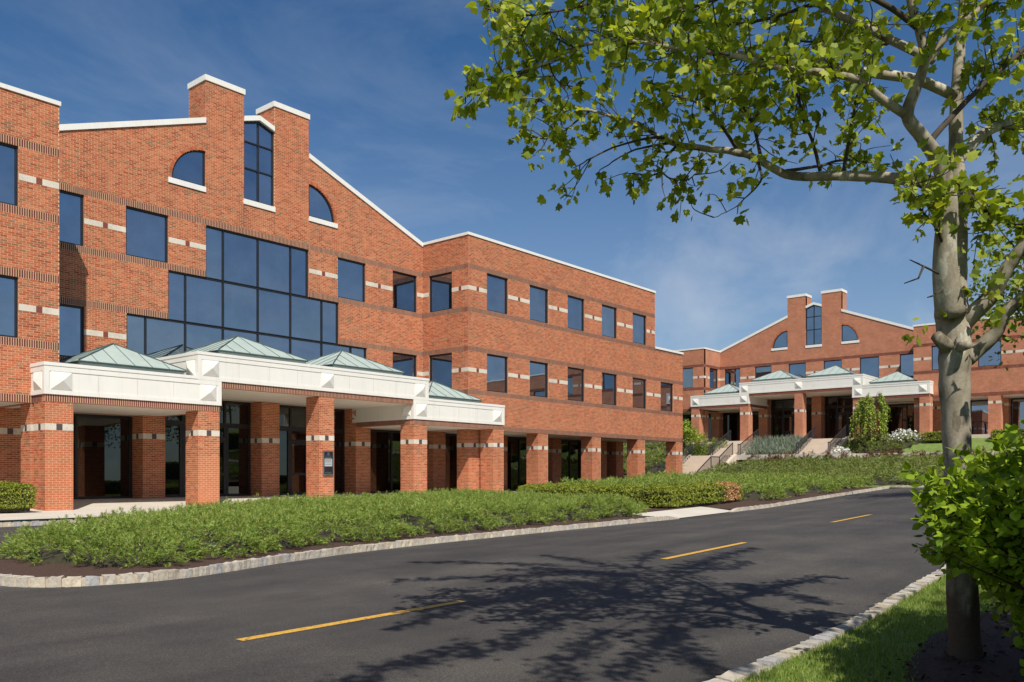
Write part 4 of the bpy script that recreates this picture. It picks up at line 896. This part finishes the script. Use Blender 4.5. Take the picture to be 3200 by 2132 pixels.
hedge('tall_hedge', 'tall dark hedge across the side road, outside the right edge', [(46, -19, 60, 2.0, 0)], 2.6, .4, M_TREE2, dens=90, ls=.11, group='clipped hedges', seed=19, slope=.01)
# ------------------------------------------------------------------ upper bed planting
def tufts(name, label, cat, box, zfn, n, h, wd, mat, lean=.35):
    p = rng.uniform((box[0], box[2]), (box[1], box[3]), (n, 2)); base = np.stack([p[:, 0], p[:, 1], zfn(p[:, 0], p[:, 1])], 1); d = unit(np.array([0, 0, 1.]) + rng.standard_normal((n, 3)) * lean)
    V, F = blades(base, d, h * rng.uniform(.6, 1.2, n), np.full(n, wd), 5, .35); return tag(mesh_np(name, V, F, mat), label, cat, kind='stuff')
tufts('grey_planting', 'grey green feathery planting between the two upper stair flights', 'plants', (63.9, 66.4, 25.7, 29.7), lambda x, y: bank_z(x, y), 1500, .75, .03, M_LAV)
def blossom(name, label, c, r, n):
    root = empty(name, c); tag(root, label, 'azalea', 'white azaleas'); q = unit(rng.standard_normal((n, 3))) * rng.uniform(.6, 1, (n, 1)) * np.array(r); q[:, 2] = np.abs(q[:, 2])
    lf = q[::2] * .9; V, F = leaves(lf, rand_up(len(lf), .2), rand_up(len(lf)), np.full(len(lf), .12), OUT_OVAL); mesh_np('foliage', V, F, M_BOX, root)
    V, F = leaves(q, rand_up(n, .3), rand_up(n), np.full(n, .17), OUT_OVAL); mesh_np('blossom', V, F, M_WHITEFL, root)
blossom('white_azalea', 'white flowering azalea at the foot of the upper right flight', (63.7, 22.1, 2.6), (.55, .8, .55), 260)
blossom('white_azalea', 'white flowering azalea behind the weeping tree', (66.0, 18.4, 3.6), (.6, 1.2, .85), 340)
def weeping(name, label, loc, h, rad, n, mat):
    root = empty(name, loc); tag(root, label, 'tree'); m = MB(); m.tube(spline([(0, 0, -.3), (.05, .03, h * .4), (0, .1, h * .72)]), np.linspace(.09, .05, 13), 8)
    B_, D_ = [], []
    cl = rng.uniform(0, 2 * math.pi, 22); cr = rng.uniform(.3, 1.05, 22); ct_ = rng.uniform(.72, 1.06, 22)
    for k in range(n):
        ci = rng.integers(0, 22); a = cl[ci] + rng.normal() * .16; r = rad * cr[ci] * rng.uniform(.75, 1.1); top = h * ct_[ci] * (1 - .16 * (r / rad) ** 2) + rng.normal() * .12; ln = top * rng.uniform(.35, .95)
        p = [(0, .1, h * .7), (r * .55 * math.cos(a), r * .55 * math.sin(a), top), (r * .92 * math.cos(a), r * .92 * math.sin(a), top - .12 * ln), (r * 1.03 * math.cos(a), r * 1.03 * math.sin(a), top - .5 * ln), (r * 1.05 * math.cos(a), r * 1.05 * math.sin(a), top - ln)]
        s = spline(p, 6); m.tube(s[::3], .011, 3, cap=False); t = rng.uniform(.28, 1, 34) * (len(s) - 1); i = t.astype(int).clip(0, len(s) - 2); q = s[i] + (s[i + 1] - s[i]) * (t - i)[:, None]; B_.append(q + rng.standard_normal(q.shape) * .035); D_.append(unit(np.array([math.cos(a) * .5, math.sin(a) * .5, -.8]) + rng.standard_normal(q.shape) * .5))
    m.build('trunk', M_TWIG, root); B_ = np.vstack(B_); D_ = np.vstack(D_); V, F = leaves(B_, D_, rand_up(len(B_), .3), rng.uniform(.10, .17, len(B_)), OUT_OVAL); mesh_np('crown', V, F, mat, root)
weeping('weeping_tree', 'bright green weeping tree beside the upper right stair flight', (64.9, 20.3, 2.95), 3.8, 1.45, 150, M_WEEP)
def small_tree(name, label, loc, h, blobs, n, mat, size, group=None, trunk=.08, cat='tree', barkm=None):
    root = empty(name, loc); tag(root, label, cat, group); m = MB(); bl = np.array(blobs, float)
    top = bl[:, :3].mean(0); m.tube(spline([(0, 0, -.3), (.05, 0, h * .3), (top[0] * .5, top[1] * .5, h * .55)]), np.linspace(trunk, trunk * .6, 13), 8)
    for b in bl:
        for q in range(3):
            e = b[:3] + unit(rng.standard_normal(3)) * b[3] * .6; m.tube(spline([(top[0] * .4, top[1] * .4, h * .45), (e * .5 + np.array([0, 0, h * .27])), e]), np.linspace(trunk * .55, trunk * .1, 13), 5)
    m.build('trunk', barkm or M_TWIG, root); B_ = []
    for b in bl:
        k = int(n * b[3] ** 2 / (bl[:, 3] ** 2).sum()); c = b[:3] + unit(rng.standard_normal((max(3, k // 14), 3))) * b[3] * rng.uniform(.35, 1.0, (max(3, k // 14), 1)); q = c[rng.integers(0, len(c), k)] + rng.standard_normal((k, 3)) * b[3] * .16; B_.append(q)
    B_ = np.vstack(B_); V, F = leaves(B_, unit(rng.standard_normal(B_.shape) + np.array([0, 0, -.3])), rand_up(len(B_), 1.), size * rng.uniform(.7, 1.3, len(B_)), OUT_OVAL); mesh_np('crown', V, F, mat, root)
    return root
small_tree('small_tree', 'small leafy tree left of the stairs in front of the hillside block', (62.0, 34.0, 2.5), 2.9, [(0, 0, 2.0, .9), (.2, -.8, 1.7, .75), (-.2, .9, 1.6, .8), (0, 0, 2.6, .6)], 1800, M_WEEP, .16)
small_tree('dark_shrub', 'dark shrubs under the small tree by the stairs', (62.6, 34.4, 2.5), 1.0, [(0, -.6, .5, .6), (.3, .6, .45, .7), (.6, -1.3, .55, .5)], 1500, M_TREE2, .13, cat='shrub')
# ------------------------------------------------------------------ verge grass
def verge_grass():
    n = 52000; d = 4.2 + 7.5 * rng.random(n) ** 1.6; x = np.empty(n); y = np.empty(n); i = 0
    X = rng.uniform(3.0, 15, n * 3); Y = rng.uniform(-.2, 2.3, n * 3); fw = CA * X + SA * Y; rt = (SA * X - CA * Y) / fw
    bed = (X > 3.8) & (X < 9.3) & (Y < 1.55 - .9 * (np.abs(X - 6.3) / 2.9) ** 2 - .04)
    k = (Y < KR(X) - .05) & (rt > .12) & (rt < .62) & (~bed) & (rng.random(n * 3) < np.clip(8 / fw, 0, 1) ** 1.3); X, Y = X[k], Y[k]
    base = np.stack([X, Y, lawn_z(X, Y) - .005], 1); m = len(X); t = unit(np.array([0, 0, 1.]) + rng.standard_normal((m, 3)) * .45); L_ = rng.uniform(.025, .062, m); w = unit(np.cross(t, rng.standard_normal((m, 3)))) * rng.uniform(.0022, .004, (m, 1))
    V = np.stack([base - w, base + w, base + t * L_[:, None]], 1).reshape(-1, 3)
    tag(mesh_np('grass', V, np.arange(len(V)).reshape(-1, 3), M_GRASS), 'short mown grass beside the road kerb', 'grass', kind='stuff')
verge_grass()
def mulch_chips():
    n = 2600; X = rng.uniform(3.6, 8.6, n); Y = rng.uniform(-1.6, 1.5, n); base = np.stack([X, Y, lawn_z(X, Y) + .035], 1); d = unit(rng.standard_normal((n, 3)) * np.array([1, 1, .25])); V, F = leaves(base, d, rand_up(n, 2.), rng.uniform(.02, .05, n), OUT_OVAL, .05)
    tag(mesh_np('mulch_chips', V, F, M_MULCH), 'loose bark chips on the mulch under the plane tree', 'mulch', kind='stuff')
mulch_chips()
# ------------------------------------------------------------------ the plane tree by the road
def plane_tree():
    D0 = 5.05
    root = empty('plane_tree', P(3019, 2056, D0)); c0 = np.array(root.location)
    tag(root, 'big plane tree with mottled bark leaning branches over the road', 'tree', 'trees along the road')
    limbs = []      # name, [(px, py, depth, radius in px)], leafiness
    def limb(pts, leaf=0., f0=.25): limbs.append((np.array(pts, float), leaf, f0))
    limb([(3023, 2090, 5.05, 62), (3017, 2040, 5.05, 55), (3003, 1755, 5.05, 49), (2990, 1380, 5.05, 46), (2983, 1200, 5.05, 51), (2985, 1080, 5.05, 54), (2975, 985, 5.07, 56), (2978, 900, 5.1, 46), (2992, 800, 5.15, 32), (2996, 640, 5.2, 28), (2990, 520, 5.25, 25), (2987, 420, 5.3, 23), (2990, 300, 5.3, 21), (3000, 150, 5.35, 18), (3012, 0, 5.4, 16), (3020, -250, 5.4, 13), (3000, -600, 5.4, 9), (3010, -900, 5.4, 5)], .5, .72)
    limb([(2972, 985, 5.0, 46), (2955, 860, 4.93, 38), (2954, 760, 4.88, 33), (2962, 640, 4.84, 29), (2946, 540, 4.82, 26), (2925, 490, 4.8, 24), (2880, 425, 4.75, 21), (2836, 362, 4.7, 19), (2860, 280, 4.68, 17), (2890, 190, 4.66, 15), (2872, 90, 4.64, 14), (2845, 0, 4.6, 12), (2830, -200, 4.6, 9), (2800, -450, 4.6, 5)], .8, .55)
    limb([(2836, 362, 4.70, 15), (2746, 303, 4.65, 13), (2693, 254, 4.6, 12), (2577, 228, 4.5, 11), (2434, 212, 4.4, 10), (2300, 176, 4.35, 9), (2203, 163, 4.3, 7), (2070, 143, 4.25, 6), (1936, 122, 4.2, 4)], 1., .12)
    limb([(2985, 300, 5.25, 17), (2867, 250, 5.2, 16), (2746, 232, 5.15, 15), (2657, 219, 5.1, 14), (2545, 201, 5.05, 13), (2389, 183, 5.0, 11), (2250, 160, 4.95, 9), (2110, 150, 4.95, 7), (1980, 118, 4.9, 6), (1891, 125, 4.9, 5.5), (1793, 147, 4.9, 5), (1712, 187, 4.85, 4.5), (1623, 223, 4.85, 4), (1560, 258, 4.8, 3), (1495, 278, 4.8, 2.4), (1440, 282, 4.8, 1.6)], 1., .30)
    limb([(2920, 190, 4.9, 14), (2791, 129, 5.0, 13), (2702, 85, 5.05, 12), (2621, 45, 5.1, 11), (2550, 10, 5.15, 10), (2440, -60, 5.2, 8), (2300, -120, 5.2, 6), (2150, -140, 5.2, 4)], 1.0, .2)
    limb([(2960, 620, 5.0, 26), (2903, 571, 5.15, 22), (2791, 558, 5.3, 18), (2702, 551, 5.4, 16), (2612, 547, 5.5, 15), (2523, 549, 5.55, 14), (2456, 542, 5.6, 13), (2398, 509, 5.6, 12), (2345, 480, 5.62, 11.5), (2300, 467, 5.65, 11), (2226, 458, 5.7, 10), (2123, 442, 5.75, 9), (2070, 420, 5.75, 7), (2003, 384, 5.75, 6), (1936, 362, 5.75, 5), (1869, 342, 5.75, 4.5), (1837, 339, 5.75, 4), (1779, 321, 5.7, 3), (1712, 299, 5.7, 2.5), (1645, 292, 5.7, 1.6)], .8, .55)
    limb([(1850, 342, 5.75, 3.5), (1802, 379, 5.75, 3), (1748, 424, 5.7, 2.6), (1700, 444, 5.7, 2.2), (1650, 442, 5.7, 1.5)], 1.0, .35)
    limb([(2110, 444, 5.75, 5), (2003, 464, 5.8, 3), (1936, 491, 5.8, 2.4), (1873, 531, 5.8, 1.5)], .06, .4)
    limb([(2110, 444, 5.75, 6), (2047, 428, 5.7, 4.5), (1936, 451, 5.65, 3), (1846, 491, 5.6, 2.4), (1790, 522, 5.6, 1.5)], .5, .72)
    limb([(2123, 448, 5.75, 5), (2079, 495, 5.72, 4), (2065, 540, 5.7, 3.2), (2030, 560, 5.7, 2.6), (1980, 580, 5.7, 1.8)], .9, .45)
    limb([(2065, 535, 5.7, 3), (2096, 562, 5.65, 2.4), (2140, 570, 5.6, 2), (2180, 545, 5.6, 1.5)], .9, .2)
    limb([(2563, 535, 5.52, 6), (2541, 451, 5.5, 5), (2514, 379, 5.45, 4.5), (2492, 304, 5.4, 3.5), (2470, 240, 5.4, 2.5)], 1.0, .2)
    limb([(2635, 540, 5.48, 6), (2653, 442, 5.5, 5), (2670, 348, 5.5, 4), (2690, 280, 5.5, 3)], 1.0, .2)
    limb([(2456, 535, 5.6, 6), (2560, 520, 5.8, 4.5), (2640, 500, 6.0, 3.5), (2720, 505, 6.1, 2.5)], .5, .3)
    limb([(2300, 462, 5.65, 6), (2260, 400, 5.5, 5), (2215, 340, 5.4, 4), (2150, 300, 5.3, 3), (2060, 270, 5.2, 2)], 1.0, .15)
    limb([(2380, 500, 5.6, 6), (2360, 420, 5.8, 4.5), (2330, 350, 5.9, 3.5), (2290, 290, 6.0, 2.5)], 1.0, .15)
    limb([(2370, 510, 5.6, 5), (2380, 560, 5.5, 3.5), (2350, 600, 5.45, 2.6), (2300, 650, 5.4, 1.4), (2235, 680, 5.4, 1.0)], .35, .1)
    limb([(3010, 1010, 5.05, 30), (3037, 984, 5.0, 27), (3104, 921, 4.95, 25), (3127, 877, 4.9, 22), (3162, 823, 4.85, 20), (3200, 774, 4.8, 19), (3300, 650, 4.7, 16), (3450, 500, 4.6, 12), (3600, 330, 4.5, 7)], 1.2, .3)
    limb([(3020, 1120, 5.03, 28), (3051, 1095, 5.02, 25), (3091, 1064, 4.98, 23), (3118, 1033, 4.95, 21), (3140, 984, 4.9, 19), (3200, 939, 4.85, 18), (3300, 890, 4.75, 15), (3450, 800, 4.6, 9)], .8, .35)
    limb([(2995, 500, 5.25, 18), (3023, 469, 5.3, 17), (3081, 411, 5.4, 16), (3144, 388, 5.5, 15), (3200, 384, 5.6, 14), (3320, 350, 5.7, 11), (3500, 250, 5.9, 6)], 1.4, .2)
    limb([(2905, 455, 4.78, 11), (2920, 425, 4.8, 10), (2992, 344, 4.85, 9), (3081, 254, 4.9, 8), (3170, 179, 4.95, 7), (3260, 90, 5.0, 5), (3350, 0, 5.0, 3)], 1.0, .3)
    limb([(2885, 205, 4.66, 13), (2920, 165, 4.65, 12), (2970, 98, 4.62, 11), (3059, 27, 4.6, 9), (3130, -60, 4.6, 7), (3220, -200, 4.6, 4)], 1.0, .2)
    limb([(2870, 90, 4.64, 10), (2780, 20, 4.6, 9), (2650, -40, 4.55, 7), (2480, -60, 4.5, 5), (2300, -30, 4.5, 4), (2150, 20, 4.5, 3), (2000, 60, 4.5, 2)], 1.0, .2)
    limb([(2300, -120, 5.2, 5), (2100, -60, 5.1, 4), (1900, 0, 5.0, 3.5), (1750, 30, 5.0, 3), (1620, 40, 5.0, 2.4), (1530, 20, 5.0, 1.6)], 1.0, .1)
    limb([(2550, 10, 5.15, 6), (2400, 60, 5.5, 5), (2250, 80, 5.7, 4), (2100, 70, 5.8, 3), (1950, 90, 5.9, 2)], 1.0, .15)
    limb([(2790, 129, 5.0, 6), (2700, 160, 5.6, 5), (2600, 140, 6.0, 4), (2480, 130, 6.2, 3)], 1.0, .2)
    limb([(1793, 147, 4.9, 3.5), (1700, 110, 4.85, 3), (1640, 115, 4.85, 2.4), (1575, 122, 4.8, 1.6)], 1.0, .2)
    limb([(1712, 187, 4.85, 3), (1740, 250, 4.9, 2.4), (1800, 280, 4.95, 1.6)], .8, .3)
    limb([(2990, 560, 5.2, 10), (3060, 640, 5.0, 7), (3130, 690, 4.9, 5), (3210, 700, 4.8, 3)], 1.4, .2)
    limb([(2960, 800, 4.9, 6), (2930, 720, 4.8, 5), (2900, 680, 4.75, 4), (2870, 640, 4.7, 2.5)], 1.0, .3)
    limb([(2960, 640, 4.84, 6), (2900, 600, 4.6, 4), (2850, 560, 4.5, 2.5)], 1.0, .2)
    # high crown above the picture, reaching back over the verge and road
    def cl(*q): limb([(1600 + r_ / d_ * FPX, 1486 - (z_ - EYE) / d_ * FPX, d_, w_) for d_, r_, z_, w_ in q], 1.0, .25)
    cl((5.2, 2.7, 4.2, 10), (3.7, 1.9, 4.7, 14), (2.6, 1.3, 4.7, 12), (1.9, .8, 4.4, 6)); cl((5.2, 2.7, 4.8, 10), (3.9, 1.5, 5.3, 12), (2.9, .7, 5.3, 8), (2.3, .3, 5.1, 5)); cl((5.1, 2.7, 4.0, 9), (3.4, 2.4, 4.4, 12), (2.3, 2.0, 4.3, 8), (1.6, 1.6, 4.1, 6)); cl((4.2, 1.7, 5.0, 9), (3.9, .9, 4.9, 9), (3.6, .3, 4.7, 6)); cl((5.2, 2.7, 5.2, 9), (4.6, 1.4, 6.0, 10), (4.2, .2, 6.3, 6)); cl((5.2, 2.7, 5.6, 9), (5.4, 1.4, 6.6, 10), (5.6, .3, 6.8, 6))
    cl((3.4, 2.2, 4.5, 9), (2.0, 1.6, 4.7, 9), (1.0, 1.3, 4.5, 6)); cl((3.4, 2.2, 4.6, 9), (1.8, 2.3, 4.9, 9), (.8, 2.3, 4.7, 6)); cl((2.6, 1.3, 4.7, 8), (1.6, .5, 4.6, 8), (.9, .1, 4.5, 5)); cl((5.1, 2.8, 4.6, 9), (4.4, 3.4, 5.0, 9), (3.4, 3.9, 5.0, 6)); cl((5.1, 2.8, 5.4, 9), (4.2, 2.6, 6.2, 9), (3.2, 2.5, 6.4, 6)); cl((5.2, 2.8, 5.8, 9), (5.6, 3.2, 6.6, 9), (6.0, 3.6, 7.0, 6)); cl((5.2, 2.7, 5.0, 9), (4.9, 2.2, 5.8, 9), (4.5, 1.8, 6.4, 6))
    for a, b, d1 in ((2830, -200, 4.0), (3010, -500, 6.6), (3010, -600, 4.3), (2900, -300, 6.0), (3000, -750, 5.3)):
        for s in (-1, 1):
            x1 = a + s * rng.uniform(450, 750); limb([(a + 40, b, 5.1, 8), ((a + x1) / 2, b - 100, (5.1 + d1) / 2, 6), (x1, b - 220 + rng.uniform(-80, 160), d1, 2.5)], 1.0, .2)
    m = MB(); tw = MB(); LB, LT = [], []
    for k, (p, leaf, f0) in enumerate(limbs):
        w = np.array([np.r_[P(a, b, d), r * d / FPX] for a, b, d, r in p]); s = spline(w, 5); pts = s[:, :3] - c0; rad = np.maximum(s[:, 3], .0022)
        if k > 2: pts = pts + np.cumsum(rng.standard_normal(pts.shape) * .0035, axis=0) * np.linspace(0, 1, len(pts))[:, None]
        if k == 0: rad = rad * .89 * (1 + .04 * np.sin(np.arange(len(rad)) * 1.7))
        (m if rad[0] > .02 else tw).tube(pts, rad, 18 if k < 2 else 9)
        if leaf <= 0: continue
        seg = np.r_[0, np.cumsum(np.linalg.norm(np.diff(pts, axis=0), axis=1))]; n = max(2, int((1 - f0) * seg[-1] * 38 * leaf))
        for q in range(n):
            t = seg[-1] * (f0 + (1 - f0) * (q + rng.random()) / n); i = min(np.searchsorted(seg, t), len(pts) - 1); b = pts[i]; tan = unit(pts[i] - pts[i - 1])
            dr = unit(tan * rng.uniform(.2, 1.1) + rng.standard_normal(3) * .75 + np.array([0, 0, .22])); ln = rng.uniform(.08, .36) * (1 - .5 * (q / n) ** 2)
            e = b + dr * ln; md = (b + e) / 2 + rng.standard_normal(3) * .025; tw.tube(spline([b, md, e], 3), np.linspace(.0042, .0018, 7), 4, cap=False)
            nl = rng.integers(4, 9)
            f = rng.uniform(.35, 1.05, nl)[:, None]; lb = b + (e - b) * f + rng.standard_normal((nl, 3)) * .035
            LB.append(lb); LT.append(unit(dr * .5 + rng.standard_normal((nl, 3)) * .8 + np.array([0, 0, -.25])))
    # pruned stubs and dead twigs
    for a, b, r in (((2960, 1085, 5.0), (2926, 1050, 4.96), 19), ((3000, 1085, 4.95), (3028, 1078, 4.87), 13), ((2960, 872, 4.95), (2932, 866, 4.9), 10)):
        m.tube([P(*a) - c0, (P(*a) + P(*b)) / 2 - c0, P(*b) - c0], np.array([1.25, 1.1, .95]) * r * 5 / FPX, 12)
    for pl in ([(2940, 858, 4.9), (2886, 832, 4.85), (2843, 812, 4.8)], [(2886, 832, 4.85), (2870, 870, 4.85), (2826, 886, 4.85)], [(2945, 905, 4.9), (2915, 925, 4.85), (2898, 930, 4.83)]):
        tw.tube([P(*q) - c0 for q in pl], np.linspace(.008, .003, 3), 5)
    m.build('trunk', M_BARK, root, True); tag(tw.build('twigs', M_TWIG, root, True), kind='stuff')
    LB = np.vstack(LB); LT = np.vstack(LT)
    # sprigs hanging on the trunk
    for cx, cy, d in ((2900, 1040, 4.75), (3085, 860, 4.8), (3110, 800, 4.8), (2905, 680, 4.6), (3060, 700, 4.9), (3120, 980, 4.75), (3050, 560, 5.0)):
        q = P(cx, cy, d) - c0 + rng.standard_normal((7, 3)) * .055; LB = np.vstack([LB, q]); LT = np.vstack([LT, unit(rng.standard_normal((7, 3)))])
    n = len(LB); V, F = leaves(LB, LT, rand_up(n, .55), rng.uniform(.042, .088, n), OUT_PLANE, .38); mesh_np('crown', V, F, M_PLANE, root)
    print('plane leaves', n)
plane_tree()
# ------------------------------------------------------------------ broad-leaved shrubs on the verge
def cam_xy(fw, rt): return CA * fw + SA * rt, SA * fw - CA * rt
def shrub(name, label, fw, rt, prof_z, prof_r, n, lobes=(), core=.72):
    x, y = cam_xy(fw, rt); z0 = float(lawn_z(x, y)); root = empty(name, (x, y, z0)); tag(root, label, 'shrub', 'broad leaved shrubs on the verge')
    z = rng.uniform(prof_z[0], prof_z[-1], n * 3); r = np.interp(z, prof_z, prof_r); a = rng.uniform(0, 2 * math.pi, n * 3); k = rng.random(n * 3) < r / max(prof_r); z, r, a = z[k][:n], r[k][:n], a[k][:n]
    bumpy = 1 + .16 * np.sin(3 * a + z * 7) + .10 * np.sin(7 * a - 5 * z); f = (.55 + .45 * rng.random(len(z)) ** .5) * bumpy
    q = np.stack([r * f * np.cos(a), r * f * np.sin(a), z + .04 * rng.standard_normal(len(z))], 1)
    out = unit(np.stack([np.cos(a), np.sin(a), .2 + 1.5 * np.clip((z / prof_z[-1] - .6), 0, 1)], 1))
    # leaves sit in opposite pairs along short shoots
    LB, LT = [], []; m = MB()
    for i in range(len(q)):
        d = unit(out[i] + rng.standard_normal(3) * .45); ln = rng.uniform(.07, .17)
        if i % 3 == 0: m.tube([q[i] * np.array([.5, .5, .75]), q[i], q[i] + d * ln], [.007, .004, .002], 4, cap=False)
        s = unit(np.cross(d, rng.standard_normal(3)))
        for t in (.35, .75, 1.):
            for sg in (-1, 1):
                LB.append(q[i] + d * ln * t); LT.append(d * (.35 + .4 * t) + s * sg + np.array([0, 0, -.12]))
            s = np.cross(d, s)
    LB = np.array(LB); LT = unit(np.array(LT) + rng.standard_normal(LB.shape) * .2)
    for k in range(9):
        w = 2 * math.pi * k / 9 + rng.normal() * .2; h = prof_z[-1] * .7; rr = np.interp(h, prof_z, prof_r) * .6
        m.tube(spline([(.06 * math.cos(w), .06 * math.sin(w), -.05), (rr * .4 * math.cos(w), rr * .4 * math.sin(w), h * .5), (rr * math.cos(w), rr * math.sin(w), h)], 5), np.linspace(.02, .008, 11), 6)
    m.build('stems', M_TWIG, root)
    nn = rand_up(len(LB), 1.4) ; V, F = leaves(LB, LT, nn, rng.uniform(.040, .068, len(LB)), OUT_OVAL, .12); mesh_np('foliage', V, F, M_SHRUB, root)
    return root
shrub('broadleaf_shrub', 'bright green broad leaved shrub in front of the plane tree trunk at the right edge', 4.15, 2.92, [.02, .3, .48, .60, .70, .85, .98, 1.08, 1.17], [.20, .28, .34, .56, .76, .80, .75, .52, .15], 2900)
shrub('broadleaf_shrub', 'added unseen broad leaved shrub outside the right edge, shading the plane tree foot', 3.95, 3.64, [.02, .5, 1.0, 1.5, 2.0, 2.35, 2.55], [.5, .75, .85, .82, .72, .5, .2], 2400)  # unseen, added and sized to throw shade on the lower trunk
shrub('broadleaf_shrub', 'added unseen broad leaved shrub beside the camera, keeping sun off the edge shrub', 2.5, 3.4, [.02, .5, 1.2, 1.8, 2.2, 2.5], [.8, 1.15, 1.35, 1.25, .8, .3], 4200)  # sun blocker added out of view to darken the visible shrub's near side
# ------------------------------------------------------------------ further trees along the road
def road_tree(label, x, y, h, rad, n, size, mat, zc=None):
    z = float(lawn_z(min(x, 28), min(y, 2))) if x < 37 else float(bank_z(x, y)); bl = []
    for k in range(9):
        a = 2 * math.pi * k / 9 + rng.normal() * .3; rr = rad * rng.uniform(.35, .8) * (0 if k == 0 else 1); bl.append((rr * math.cos(a), rr * math.sin(a), h * rng.uniform(.5, .85), rad * rng.uniform(.38, .5)))
    bl.append((0, 0, h * .9, rad * .45))
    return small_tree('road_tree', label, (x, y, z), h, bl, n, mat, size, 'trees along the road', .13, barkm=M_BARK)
road_tree('young plane tree whose leaves reach in at the right edge before the hillside block', *cam_xy(22, 15.0), 7.6, 2.9, 4200, .15, M_TREE2)
road_tree('leafy tree right of the photographer shading the verge', *cam_xy(1.3, 5.6), 6.6, 2.3, 3600, .13, M_TREE2)
for k, (x, y) in enumerate(((30, -13), (38, -9), (45, -14), (53, -8), (62, -13), (24, -20))):
    road_tree(('nearest', 'second', 'third', 'fourth', 'fifth', 'last')[k] + ' leafy lawn tree across the side road, right of the picture', x, y, 8.2 + k % 3, 3.2, 2600, .24, M_TREE2)
